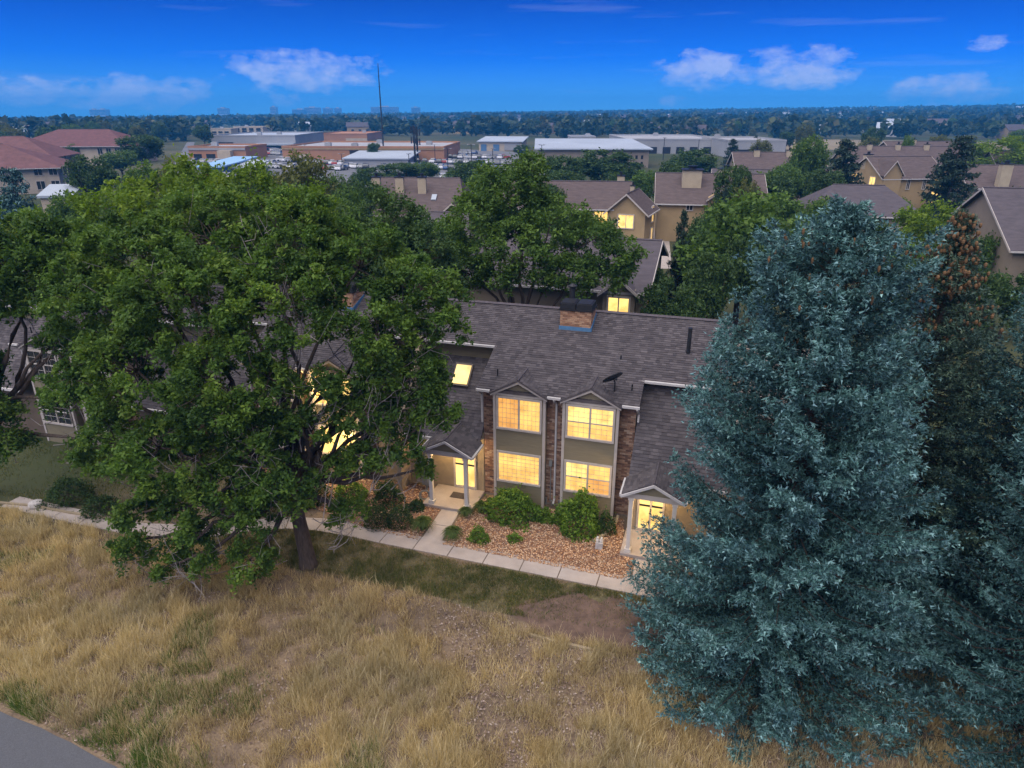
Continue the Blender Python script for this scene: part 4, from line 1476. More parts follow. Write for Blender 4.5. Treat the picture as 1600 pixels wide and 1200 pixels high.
def house(label, base, rz, L, D, ez, rzz, roofm='roof_far', wallm='tan', wins=(), chim=(), hip=0.0, wings=(), name='house', group='townhouses of the estate behind', cat='house', over=.45, skylights=()):
    root = empty(name, base, rz, label=label, category=cat, group=group)
    hx, hy = L / 2, D / 2
    if hip:
        w = MB().box(-hx, hx, -hy, hy, -1.5, ez - .1)
    else:
        w = MB().prism([(-hx, -hy, -1.5), (-hx, hy, -1.5), (-hx, hy, ez - .1), (-hx, 0, rzz - .14), (-hx, -hy, ez - .1)], (L, 0, 0))
    wo = w.obj('wall', M[wallm], root)
    X, Y = hx + over, hy + over
    sl = (rzz - ez) / hy
    ze = ez - sl * over
    r = MB()
    for s in (-1, 1):
        r.prism([(-X, s * Y, ze), (X, s * Y, ze), (X - hip, 0, rzz), (-X + hip, 0, rzz)], (0, 0, -.12))
        if hip:
            r.prism([(s * X, -Y, ze - .003), (s * X, Y, ze - .003), (s * (X - hip), 0, rzz - .003)], (0, 0, -.11))
    ro = r.obj('roof', M[roofm], root)
    MB().tube([(-X + hip, 0, rzz + .01), (X - hip, 0, rzz + .01)], .09, 5).obj('ridge_cap', M['cap'], ro)
    g = MB()
    g.box(-X, X, -Y - .1, -Y - .01, ze - .16, ze - .02)
    g.each('gutter', M['gutter'], root)
    if not hip:
        t = MB()
        for s in (-1, 1):
            for q in (-1, 1):
                t.prism([(s * (X + .01), q * Y, ze + .01), (s * (X + .01), 0, rzz + .01), (s * (X + .01), 0, rzz - .2), (s * (X + .01), q * Y, ze - .2)], (s * .05, 0, 0))
        t.each('rake_board', M['trim'], root)
    for (u, wd, pj, e2, r2) in wings:      # a gabled bay standing out of the front
        y0 = -hy - pj
        q = MB().prism([(u - wd / 2, y0, -1.5), (u + wd / 2, y0, -1.5), (u + wd / 2, y0, e2), (u, y0, r2 - .12), (u - wd / 2, y0, e2)], (0, pj + .6, 0)).obj('gabled_bay', M[wallm], root)
        q2 = MB()
        yb = -hy + max(0, (r2 - ez)) / sl + .4
        for s in (-1, 1):
            q2.prism([(u + s * (wd / 2 + .3), y0 - .3, e2 - .25), (u, y0 - .3, r2), (u, yb, r2), (u + s * (wd / 2 + .3), -hy + .2, e2 - .25)], (0, 0, -.1))
        q2.obj('bay_roof', M[roofm], q)
        q3 = MB()
        for s in (-1, 1):
            q3.prism([(u + s * (wd / 2 + .32), y0 - .36, e2 - .26), (u, y0 - .36, r2 + .01), (u, y0 - .36, r2 - .19), (u + s * (wd / 2 + .32), y0 - .36, e2 - .46)], (0, .05, 0))
        q3.each('rake_board', M['trim'], q)
    for (face, u, z, ww, wh, lit) in wins:
        off = 0
        if isinstance(face, tuple):
            face, off = face
        def pl(m, a, b, z0, z1, d0, d1):
            if face == 'f':
                return m.box(a, b, -hy - off - d1, -hy - off - d0, z0, z1)
            s = 1 if face == 'r' else -1
            xs = sorted((s * (hx + d0), s * (hx + d1)))
            return m.box(xs[0], xs[1], a, b, z0, z1)
        f = MB()
        t = .12
        pl(f, u - ww / 2 - t, u + ww / 2 + t, z + wh, z + wh + t, -.05, .1)
        pl(f, u - ww / 2 - t, u + ww / 2 + t, z - t, z, -.05, .12)
        pl(f, u - ww / 2 - t, u - ww / 2, z, z + wh, -.05, .1)
        pl(f, u + ww / 2, u + ww / 2 + t, z, z + wh, -.05, .1)
        pl(f, u - .04, u + .04, z, z + wh, -.05, .07)
        fo = f.obj('window', M['trim'], root)
        p = MB()
        pl(p, u - ww / 2, u + ww / 2, z, z + wh, -.05, .03)
        p.obj('pane', M['lit_far' if lit else 'dead'], fo)
    for (u, v, h, wd) in chim:
        zt = rzz - sl * abs(v)
        c = MB().box(u - wd / 2, u + wd / 2, v - wd * .4, v + wd * .4, zt - 1.5, zt + h).obj('chimney', M['chase'], root)
        MB().box(u - wd * .58, u + wd * .58, v - wd * .48, v + wd * .48, zt + h + .003, zt + h + .1).obj('crown', M['metal_dark'], c)
        MB().lathe(u, v, [(wd * .2, zt + h + .1), (wd * .2, zt + h + .45), (wd * .3, zt + h + .5)], 8).obj('flue', M['metal_dark'], c)
    for (u, v, ww, ln) in skylights:
        zt = lambda y: rzz - sl * abs(y)
        k = MB().prism([(u - ww / 2, v, zt(v) + .02), (u + ww / 2, v, zt(v) + .02), (u + ww / 2, v + ln, zt(v + ln) + .02), (u - ww / 2, v + ln, zt(v + ln) + .02)], (0, -.05, .12)).obj('skylight', M['pale_roof'], root)
    return root


def pos(px, D):
    """ground point seen at column px, D metres out (px read at the horizon side of the picture)"""
    # the column of a point far out and near the ground
    zc = D * CP + CAM_H * SP
    return np.array([(px - 800) / 1067 * zc, D, 0])


cB1 = np.array([8.15, 41.6, 0])
house('dark roofed house just behind the chimney with a lit bay window', cB1 - EX * 8 + NY * 6, HA, 16, 12, 5.3, 7.3, 'roof_grey', 'tan2',
      wins=[(('f', .5), 6.6, 3.3, 1.25, 1.45, 1), ('r', -3.4, 3.6, .8, 1.5, 1), ('r', .5, 3.2, .8, 1.3, 0)], wings=[(6.6, 2.0, .5, 5.25, 6.05)])
c = pos(900, 90)
house('long brown roofed house with a lit upstairs window, left of the lane between the houses', c + np.array([-2.2, 0, 0]), R(-6), 17, 10, 4.9, 7.4, 'roof_far', 'tan',
      wins=[('f', 5.2, 3.0, 1.7, 1.3, 1), ('f', 1.2, 3.0, 1.5, 1.3, 0), ('r', 0, 4.6, .8, 1.1, 0)], chim=[(7.6, 1.0, 1.1, .9)])
house('small gabled house with a large lit window, at the end of the lane', pos(984, 86), R(68), 6.0, 4.6, 4.6, 6.6, 'roof_far', 'tan',
      wins=[('l', 0, 2.6, 1.8, 1.5, 1), ('f', 1.2, 2.9, 1.1, 1.8, 1), ('f', 1.2, .3, 1.0, 1.8, 1)], chim=[(.6, .2, .7, .6)])
house('tan house with a clay coloured chimney block and stepped roofs, right of the lane', pos(1105, 92) + np.array([0, 2, 0]), R(-10), 13, 12, 5.0, 8.0, 'roof_far', 'tan',
      wins=[('f', 1.0, 2.6, 1.2, 1.2, 0), ('f', -2.6, 4.0, .7, .6, 0)], chim=[(-2.4, -2.2, 1.7, 2.4), (2.2, 1.0, 1.0, 1.8)], wings=[(2.6, 6.0, .6, 5.6, 7.6)])
house('long brown roof with three tan chimneys in a row and a lit end gable', pos(655, 90), R(-3), 13.5, 15, 4.4, 7.8, 'roof_far', 'tan2',
      wins=[(('f', -4.0), 6.2, 3.6, .55, .9, 1)], chim=[(-4.4, -2.9, 1.6, 1.0), (-1.5, -2.9, 1.6, 1.0), (1.3, -3.1, 1.7, 1.0)], skylights=[(2.9, -4.9, .6, 1.1)], hip=1.6)
g = pos(724, 84)
house('little gabled wing with a bright porch light at the end of the three chimney roof', g, R(62), 4.0, 2.6, 4.6, 5.6, 'roof_far', 'tan',
      wins=[('l', 0, 3.3, .55, 1.0, 1)], over=.35)
house('large tan house with four lit windows and a front gable, between two dark pines', pos(1390, 126), R(8), 11.5, 10, 5.3, 8.3, 'roof_far', 'tan',
      wins=[('f', 4.6, 3.2, 1.5, 1.8, 1), ('f', 4.4, .9, 1.4, 1.9, 1), ('f', 2.0, 3.3, .5, 1.5, 0), ('f', -1.0, 3.3, .5, 1.5, 0), ('l', -2.2, 3.1, 1.5, 2.0, 1), ('l', 3.0, 3.4, 1.4, 1.9, 1)], chim=[(-5.2, 1, .9, 1.2)], wings=[(-4.4, 3.2, .5, 5.8, 8.0)])
house('house with a tall pale chimney chase on its front wall, at the right edge', pos(1560, 112), R(-8), 15, 10, 5.0, 7.8, 'roof_far', 'tan2',
      wins=[('f', -5.2, 2.2, 1.2, 2.0, 0), ('f', .9, 2.2, 1.2, 1.9, 0)], chim=[(-3.3, -5.2, 3.4, 1.5), (-1.5, -1.5, .6, .5)])
house('near grey roofed house with white rakes and skylights at the right edge', pos(1655, 62), R(-12), 16, 15, 5.2, 9.2, 'roof_grey', 'tan2', wins=[('f', -4.0, 3.0, 1.2, 1.2, 0)],
      wings=[(-1.0, 8.0, .5, 6.2, 8.4), (-5.0, 2.0, .6, 4.6, 5.4)], skylights=[(-4.0, -1.8, .8, 1.0), (-1.8, -3.4, .8, 1.0), (1.4, -2.0, .8, 1.0)])
house('hip roofed grey house hidden behind the top of the big blue spruce', pos(1325, 86), R(-12), 12, 11, 4.6, 7.3, 'roof_grey', 'tan2', hip=3.5)
house('brown roofed row seen through the treetops, beyond the tan house with the clay chimney', pos(1205, 138), R(-6), 16, 11, 5.2, 8.4, 'roof_far', 'tan2', chim=[(-4, -1, 1, 1), (2, -1, 1, 1)], wins=[('f', 3, 3.2, 1, 1.2, 0)])
house('low grey gable in front of the brown roofed row in the trees', pos(1160, 112), R(-14), 10, 9, 4.8, 7.2, 'roof_grey', 'tan2', wings=[(1.5, 4, .5, 5.2, 6.9)])
house('brown row with small roof stacks behind the large tan house', pos(1395, 158), R(-4), 24, 11, 5.4, 8.6, 'roof_far', 'tan', chim=[(-7, -1, 1, .9), (-1, -1, 1, .9), (5, -1, 1, .9)])
house('farther brown roof beyond the dark pine on the right', pos(1430, 185), R(6), 20, 11, 5.6, 8.6, 'roof_far', 'tan2', chim=[(-3, -1, 1, .9)])
house('small brown roof at the very right edge below the lime coloured tree', pos(1590, 150), R(-8), 14, 10, 5, 8, 'roof_far', 'tan2')
house('brown roof in the gap between the treetops left of the lane', pos(770, 66), R(-12), 12, 12, 4.2, 6.6, 'roof_grey', 'tan2')

# apartments under red tiles, far left
house('nearer apartment block under a broad red tile hip roof', pos(2, 150), R(24), 25, 19, 5.4, 9.4, 'roof_red', 'cream', hip=11, wins=[('f', 9 + 2.6 * i, z, 1.4, 1.6, 0) for i in range(3) for z in (.8, 3.6)] + [('r', -6 + 4 * i, z, 1.3, 1.6, 0) for i in range(4) for z in (.8, 3.6)],
      name='apartment_block', cat='apartment block', group='apartment blocks with red roofs', over=.9)
house('red tile hip roof wing rising behind the nearer apartment block', pos(36, 180), R(14), 21, 18, 5.8, 10.0, 'roof_red', 'cream', hip=9, name='apartment_block', cat='apartment block', group='apartment blocks with red roofs', over=.9,
      wins=[('r', -4 + 4 * i, 3.6, 1.3, 1.6, 0) for i in range(3)])
house('farther apartment block under a dark maroon roof', pos(142, 236), R(4), 34, 22, 6.0, 10.4, 'roof_dark', 'cream', hip=10, name='apartment_block', cat='apartment block', group='apartment blocks with red roofs', over=.9,
      wins=[('f', 9 + 2.6 * i, 3.4, 1.4, 1.6, 0) for i in range(3)])


# ------------------------------------------------------------------ shops, sheds and yards in the middle distance
def shop(label, px0, px1, ytop, ybase, depth, wallm, roofm, rz=0.0, parts=(), name='store', cat='store', over=0.0, curb=.6):
    """a flat-roofed building whose front foot is seen along ybase; parts: (u0, u1, z0, z1, out, material, name) as shares of its width / height"""
    p0 = ground((px0 + px1) / 2, ybase)
    D = p0[1]
    zc = D * CP + CAM_H * SP
    L = (px1 - px0) / 1067 * zc
    H = at((px0 + px1) / 2, ytop, D)[2]
    root = empty(name, p0, R(rz), label=label, category=cat, group='shops and sheds across the middle distance')
    MB().box(-L / 2, L / 2, 0, depth, -1.5, H).obj('wall', M[wallm], root)
    b = MB()
    if over:
        b.prism([(-L / 2 - over, -over, H + .02), (L / 2 + over, -over, H + .02), (L / 2 + over, depth + over, H + 1.2), (-L / 2 - over, depth + over, H + 1.2)], (0, 0, .35))
        b.obj('roof', M[roofm], root)
    else:
        ro = MB().box(-L / 2 + .4, L / 2 - .4, .4, depth - .4, H + .003, H + .05).obj('roof', M[roofm], root)
        t = MB()
        t.box(-L / 2 - .1, L / 2 + .1, -.1, .3, H + .003, H + curb)
        t.box(-L / 2 - .1, -L / 2 + .3, .303, depth - .003, H + .053, H + curb)
        t.box(L / 2 - .3, L / 2 + .1, .303, depth - .003, H + .053, H + curb)
        t.box(-L / 2 - .1, L / 2 + .1, depth, depth + .3, H + .003, H + curb)
        t.each('parapet', M[wallm], root)
        for k in range(max(1, int(L / 14))):
            x, y = rng.uniform(-L / 2 + 2, L / 2 - 3), rng.uniform(2, max(3, depth - 4))
            MB().box(x, x + 2.2, y, y + 1.6, H + .053, H + 1.3).box(x + .3, x + 1.9, y + .3, y + 1.3, H + 1.303, H + 1.5).obj('rooftop_unit', M['grey'], root)
    for (u0, u1, z0, z1, out, mm, nm) in parts:
        MB().box(-L / 2 + u0 * L, -L / 2 + u1 * L, -out, .05, z0 * H, z1 * H).obj(nm, M[mm], root)
    return root


shop('long orange brown warehouse store with a dark loading bay, behind the tall mast', 440, 695, 231, 250, 45, 'orange', 'grey', -3,
     [(.0, 1, .86, .97, .25, 'tan', 'fascia_band'), (.42, .50, .0, .8, .15, 'metal_dark', 'loading_bay'), (.52, .62, 0, .35, 3, 'cream', 'annex'), (.10, .16, .0, .5, .2, 'cream', 'entrance')])
shop('wide grey beige store with a flat roof, left of the orange warehouse', 332, 462, 213, 231, 60, 'grey', 'pale_roof', 2, [(.02, .26, .0, .5, .3, 'metal_dark', 'garage_opening'), (.55, 1.0, .25, .42, 4, 'pale_roof', 'canopy')])
shop('brick strip of shops with a pale fascia at the left by the street', 296, 386, 231, 250, 20, 'orange', 'pale_roof', -2, [(.0, 1, .82, 1.0, .3, 'grey', 'fascia_band'), (.55, .78, .0, .80, 2.5, 'cream', 'entrance'), (.08, .22, .05, .5, .1, 'dead', 'shop_window'), (.3, .46, .05, .5, .1, 'dead', 'shop_window')])
shop('orange roofed farther store behind the orange warehouse', 500, 574, 210, 220, 50, 'orange', 'orange', 0, [(.55, 1, .0, .4, .3, 'cream', 'entrance')])
shop('bright blue canopy shed among parked cars, at the edge of the green treetops', 311, 347, 262, 276, 22, 'blue_wall', 'blue_roof', -4, over=.6, name='shed', cat='shed')
shop('low shed with a white flat roof right of the bright blue canopy shed', 348, 398, 263, 273, 10, 'grey', 'pale_roof', -3, over=.5, name='shed', cat='shed')
shop('long low shed with a pale blue roof below the orange warehouse', 538, 638, 249, 258, 22, 'grey', 'pale_roof', -2, over=.6, name='shed', cat='shed')
shop('blue and white repair shop with big garage doors under a pale roof', 748, 815, 222, 236, 26, 'cream', 'pale_roof', -6, [(.05, .18, 0, .75, .15, 'blue_wall', 'garage_door'), (.34, .48, 0, .75, .15, 'blue_wall', 'garage_door'), (.6, .98, .1, .85, .2, 'grey', 'panel')], over=.8)
shop('tan school with a broad pale metal roof and small windows', 840, 1012, 234, 262, 48, 'tan2', 'pale_roof', -2,
     [(.60, .66, .1, .5, .2, 'grey', 'entrance')] + [(.68 + .05 * i, .70 + .05 * i, .12, .34, .12, 'dead', 'window') for i in range(6)] + [(.68 + .05 * i, .70 + .05 * i, .5, .7, .12, 'dead', 'window') for i in range(6)], over=1.0, name='school', cat='school')
shop('long grey warehouse behind the pale roofed school', 978, 1128, 219, 240, 60, 'grey', 'grey', -1, [(.1 + .14 * i, .18 + .14 * i, .0, .5, .2, 'metal_dark', 'loading_door') for i in range(6)])
shop('grey block before the dark far trees, left of the long grey warehouse', 892, 930, 215, 234, 20, 'grey', 'pale_roof', 0, [(.1, .9, .55, .75, .12, 'dead', 'window_band')])
shop('dull grey warehouse end between treetops right of the long grey one', 1135, 1225, 221, 246, 40, 'grey', 'grey', -2, [(.2, .4, .0, .5, .2, 'metal_dark', 'loading_door')])
shop('white condominium block with dark balconies beyond the grey beige store', 366, 412, 199, 212, 20, 'cream', 'pale_roof', 0, [(.05 + .24 * i, .20 + .24 * i, z, z + .22, .3, 'dead', 'balcony') for i in range(4) for z in (.12, .42, .70)], name='condominium', cat='apartment block')
shop('smaller white condominium block left of the larger one', 330, 362, 202, 213, 16, 'cream', 'pale_roof', 0, [(.08 + .3 * i, .28 + .3 * i, z, z + .22, .3, 'dead', 'balcony') for i in range(3) for z in (.15, .5)], name='condominium', cat='apartment block')
shop('long white low building beyond the repair shop', 768, 822, 199, 205, 30, 'cream', 'pale_roof', 0, [(.1, .9, .3, .6, .2, 'dead', 'window_band')])
shop('small white roofed carport beside the silvery conifer on the left', 74, 118, 309, 345, 5, 'cream', 'pale_roof', 12, over=.35, name='carport', cat='carport')
# hazy office blocks on the skyline
for (x0, x1, yt, lab) in ((141, 152, 172, 'hazy left office block on the far skyline, left of its twin'), (154, 167, 172, 'hazy office block on the far skyline, right of its twin'), (341, 356, 170, 'faint office block on the skyline above the street'), (423, 432, 168, 'narrow pinkish tower alone on the skyline'),
                         (457, 480, 172, 'low hazy office slab at the left of the skyline row'), (476, 500, 169, 'wide tall hazy office slab in the skyline row'), (505, 519, 170, 'middle hazy office block in the skyline row'), (523, 532, 170, 'slim hazy office block at the right end of the skyline row'),
                         (580, 622, 168, 'long hazy office slab right of the tall mast'), (643, 656, 169, 'small hazy office block right of the long slab by the mast')):
    D = 3150
    zc = D * CP + CAM_H * SP
    xa, xb = (x0 - 800) / 1067 * zc, (x1 - 800) / 1067 * zc
    zb = float(terrain_z((xa + xb) / 2, D))
    zt = at(x0, yt, D)[2] + 3
    r = empty('office_tower', ((xa + xb) / 2, D, zb), 0, label=lab, category='office tower', group='office towers on the skyline')
    w = (xb - xa) / 2
    MB().box(-w, w, 0, 30, -5, zt - zb).obj('wall', M['grey'], r)
    MB().box(-w * .4, w * .3, 6, 22, zt - zb + .01, zt - zb + 4).obj('penthouse', M['cream'], r)
    for i in range(1, 5):
        z = (zt - zb) * (.25 + .15 * i)
        MB().box(-w + .5, w - .5, -.4, .1, z, z + 3).obj('window_band', M['dead'], r)

# street, yards and field: sheets on the flat ground
M['lot'] = mat('parking_asphalt', (.13, .135, .145), .9, .18, .05)
M['fieldm'] = mat('mown_field', (.20, .165, .10), .95, .2, .02)


def quad_px(name, pts, z, m):
    g = [ground(*p) for p in pts]
    return tag(sheet(name, [(p[0], p[1]) for p in g], z, m), kind='structure')


quad_px('parking_lot', [(290, 292), (860, 292), (850, 240), (690, 231), (296, 240)], .02, M['lot'])
quad_px('street', [(262, 275), (292, 275), (304, 222), (292, 222)], .035, M['lot'])
quad_px('field', [(1100, 234), (1640, 234), (1640, 218), (1040, 218)], .02, M['fieldm'])
quad_px('lane', [(985, 420), (1050, 420), (1040, 318), (1012, 318)], .02, M['concrete'])

# masts and poles
p = ground(600, 246)
r = empty('radio_mast', p, 0, label='very tall thin radio mast rising above the skyline', category='radio mast')
hm = at(600, 99, p[1])[2]
MB().tube([(0, 0, -1), (0, 0, hm * .6), (0, 0, hm)], [.32, .22, .12], 6).obj('pole', M['metal_dark'], r)
MB().box(-.8, .8, -.8, .8, -.5, .6).obj('base', M['concrete'], r)
m = MB()
for i in range(8):
    z = hm * (.1 + .11 * i)
    m.box(-.45, .45, -.04, .04, z, z + .1)
m.each('step_bracket', M['metal_dark'], r)
for (px, yb, yt, lab) in ((649, 255, 196, 'cell antenna pole with stacked panels, left one of a close pair'), (653, 252, 200, 'cell antenna pole with stacked panels, right one of a close pair')):
    p = ground(px, yb)
    h = at(px, yt, p[1])[2]
    r = empty('antenna_pole', p, 0, label=lab, category='antenna pole', group='cell antenna poles')
    MB().tube([(0, 0, -.5), (0, 0, h)], [.38, .25], 8).obj('pole', M['metal_dark'], r)
    for z in (h - 2.4, h - 5.4):
        for k in range(4):
            a = k * 1.57 + .4
            x, y = .95 * math.cos(a), .95 * math.sin(a)
            MB().box(x - .2, x + .2, y - .12, y + .12, z, z + 2.1).obj('antenna_panel', M['metal_dark'], r)
pr0 = None
lps = [(700, 268, 232), (737, 272, 226), (680, 252, 226), (770, 258, 232), (812, 262, 234), (846, 262, 226), (535, 262, 240), (478, 246, 226), (1036, 250, 215), (1090, 246, 218), (1392, 250, 222), (905, 246, 226), (58, 262, 196), (640, 270, 240)]
for i, (px, yb, yt) in enumerate(lps):
    p = ground(px, yb)
    h = at(px, yt, p[1])[2]
    lab = 'tall thin light pole standing among the lots and shops in the middle distance'
    if pr0 is None:
        pr0 = empty('light_pole', p, 0, label=lab, category='light pole', group='light poles in the lots')
        h0 = h
        MB().tube([(0, 0, -.5), (0, 0, h)], [.14, .09], 6).obj('pole', M['metal_dark'], pr0)
        MB().tube([(-.9, 0, h - .1), (.9, 0, h - .1)], .05, 5).obj('crossarm', M['metal_dark'], pr0)
        for s in (-1, 1):
            MB().box(s * .9 - .3, s * .9 + .3, -.18, .18, h - .05, h + .08).obj('lamp_head', M['grey'], pr0)
    else:
        copy_tree(pr0, p, rng.uniform(0, 3), (1, 1, h / h0), label=lab, category='light pole', group='light poles in the lots')

# parked cars
CARC = [('white', (.62, .64, .66)), ('black', (.02, .022, .025)), ('silver', (.32, .34, .36)), ('red', (.30, .03, .025)), ('blue', (.04, .09, .22)), ('grey', (.12, .125, .13))]
protos = []
M['tyre'] = mat('tyre', (.02, .02, .02), .9)
M['glass'] = mat('car_glass', (.03, .04, .05), .1, .1, 2, spec=.7)
for nm, cc in CARC:
    pm = mat(nm + '_car_paint', cc, .35, .05, 3, spec=.6)
    r = empty('parked_car', (0, -500, 0), 0, label='-', category='car', group='cars parked in the lots')
    prof = [(-2.2, .32), (2.2, .32), (2.25, .62), (2.1, .82), (1.15, .95), (.95, .95), (-1.5, 1.0), (-2.15, .95), (-2.25, .6)]
    MB().prism([(x, -.88, z) for x, z in prof], (0, 1.76, 0)).obj('body', pm, r)
    MB().add([(-1.75, -.8, .97), (1.1, -.8, .94), (.35, -.62, 1.42), (-1.1, -.62, 1.44), (-1.75, .8, .97), (1.1, .8, .94), (.35, .62, 1.42), (-1.1, .62, 1.44)],
             [(0, 1, 2, 3), (7, 6, 5, 4), (1, 5, 6, 2), (4, 0, 3, 7), (0, 4, 5, 1), (3, 2, 6, 7)]).obj('windows', M['glass'], r)
    MB().prism([(-1.12, -.63, 1.443), (.36, -.63, 1.423), (.36, .63, 1.423), (-1.12, .63, 1.443)], (0, 0, .05)).obj('car_roof', pm, r)
    for x in (-1.4, 1.4):
        for y in (-.83, .83):
            MB().tube([(x, y - .1, .33), (x, y + .1, .33)], .33, 10).obj('wheel', M['tyre'], r)
    protos.append(r)
used = set()
spots = []
for (xa, ya, xb, yb, n) in [(640, 262, 836, 270, 22), (650, 254, 830, 258, 22), (660, 247, 800, 248, 18), (690, 240, 745, 241, 8), (440, 252, 535, 258, 16), (400, 262, 540, 266, 22), (300, 254, 430, 257, 18), (400, 241, 440, 242, 8), (402, 236, 436, 237, 8), (640, 275, 720, 283, 10), (745, 278, 830, 280, 9), (300, 276, 420, 281, 12), (540, 262, 625, 264, 12)]:
    for i in range(n):
        t = (i + .5 + rng.uniform(-.2, .2)) / n
        if rng.random() < .12:
            continue
        spots.append(ground(xa + (xb - xa) * t, ya + (yb - ya) * t + rng.uniform(-.4, .4)))
for p in spots:
    k = int(rng.choice(6, p=[.3, .2, .2, .1, .08, .12]))
    lab = CARC[k][0] + ' car parked among others in the lots between the distant shops'
    rz = R(90 + rng.uniform(-12, 12)) if rng.random() < .7 else R(rng.uniform(-15, 15))
    if k not in used:
        used.add(k)
        o = protos[k]
        o.location = [float(c) for c in p]
        o.rotation_euler = (0, 0, rz)
        o['label'] = lab
    else:
        copy_tree(protos[k], p, rz, label=lab, category='car', group='cars parked in the lots')
for k, o in enumerate(protos):
    if k not in used:
        for ch in list(o.children):
            bpy.data.objects.remove(ch)
        bpy.data.objects.remove(o)

# ------------------------------------------------------------------ trees of the middle distance: ten crowns shared between them
VAR = {}


def variant(kind, seed, leafm, n, leaf, shape):
    """a tree 10 m tall and 8 m wide, base at the origin"""
    r = np.random.default_rng(seed)
    m = MB()
    if shape == 'round':
        lobes = [(np.array([0, 0, 6.6]), np.array([3.0, 3.0, 2.8]))]
        for k in range(9):
            a = k * .698 + r.uniform(-.3, .3)
            q = r.uniform(1.0, 1.7)
            lobes.append((np.array([math.cos(a) * r.uniform(1.6, 2.8), math.sin(a) * r.uniform(1.6, 2.8), r.uniform(3.2, 8.0)]), np.array([q, q, q * .85])))
        P = []
        for c, q in lobes:
            k = int(n * (q[0] ** 2) / sum(z[0] ** 2 for _, z in lobes))
            cl = max(6, k // 36)
            d = unit(r.normal(size=(cl, 3)))
            cc = c + d * (.7 + .4 * r.random((cl, 1))) * q
            i = r.integers(cl, size=k)
            P.append(cc[i] + r.normal(size=(k, 3)) * .30)
        P = np.concatenate(P)
        P = P[P[:, 2] > 1.2]
        m.tube([(0, 0, -.3), (.05, 0, 1.6), (0, .1, 3.4)], [.28, .2, .14], 7)
        for c, q in lobes:
            limb(m, (0, .05, 2.6), c, .10, .03, n=4, sides=5)
        V = leaf_quads(P, leaf)
    else:
        P = []
        h = .5
        while h < 9.9:
            f = h / 10
            nb = int(9 - 4 * f)
            for k in range(nb):
                a = r.random() * 6.28
                L = 3.6 * (1 - f) ** (.75 if shape == 'cone' else .5) * r.uniform(.7, 1.1) + .15
                t = r.random(int(n / 260 * (L / 1.6 + .2))) ** .6
                q = np.stack([np.cos(a) * t * L, np.sin(a) * t * L, h - .10 * L * t + .12 * L * t ** 2], 1)
                P.append(q + r.normal(size=q.shape) * np.array([.20, .20, .11]))
            h += .34 * r.uniform(.8, 1.2)
        P = np.concatenate(P)
        V = leaf_quads(P, leaf, .3, .38)
        m.tube([(0, 0, -.3), (0, 0, 5), (0, 0, 9.8)], [.28, .16, .03], 6)
    VAR[kind] = (m.mesh('trunk', True), np_mesh('crown', V, 4, r.random(len(V))), leafm)
    VAR[kind][0].materials.append(M['bark'])
    VAR[kind][1].materials.append(M[leafm])


variant('green_a', 31, 'mid', 9000, .40, 'round')
variant('green_b', 32, 'mid', 9000, .40, 'round')
variant('dark_a', 33, 'ash2', 9000, .42, 'round')
variant('dark_b', 34, 'ash2', 9000, .42, 'round')
variant('lime', 35, 'lime', 9000, .38, 'round')
variant('olive', 36, 'olive', 8000, .38, 'round')
variant('cone', 37, 'ever', 9000, .42, 'cone')
variant('pine', 38, 'ever', 9000, .44, 'full')
variant('silver', 39, 'blue', 9000, .40, 'full')
KNAME = {'green_a': 'leafy_tree', 'green_b': 'leafy_tree', 'dark_a': 'dark_leafy_tree', 'dark_b': 'dark_leafy_tree', 'lime': 'lime_tree', 'olive': 'olive_green_tree', 'cone': 'conifer_tree', 'pine': 'pine_tree', 'silver': 'silver_conifer'}


def tree(kind, px, ytop, wpx, D, label, group='trees of the estate', zb=0.0):
    zc = D * CP + (CAM_H - 5) * SP
    h = at(px, ytop, D)[2] - zb
    w = wpx / 1067 * zc
    x = (px - 800) / 1067 * zc
    r = empty(KNAME[kind], (x, D, zb), rng.uniform(0, 6.28), label=label, category='tree', group=group)
    tm, cm, _ = VAR[kind]
    new_obj('trunk', tm, None, r)
    new_obj('crown', cm, None, r)
    r.scale = (w / 8, w / 8, h / 10)
    return r


def zone(px):
    for lim, w in ((140, 'at the far left beyond the leaning tree'), (330, 'behind the left half of the huge tree'), (530, 'behind the right half of the huge tree'), (720, 'in front of the three chimney roof'), (900, 'around the multi-stemmed tree'), (1060, 'above the brick chimney and lane'), (1180, 'left of the blue spruce top'), (1380, 'behind the blue spruce top')):
        if px < lim:
            return w
    return 'at the right behind the brown topped spruce'


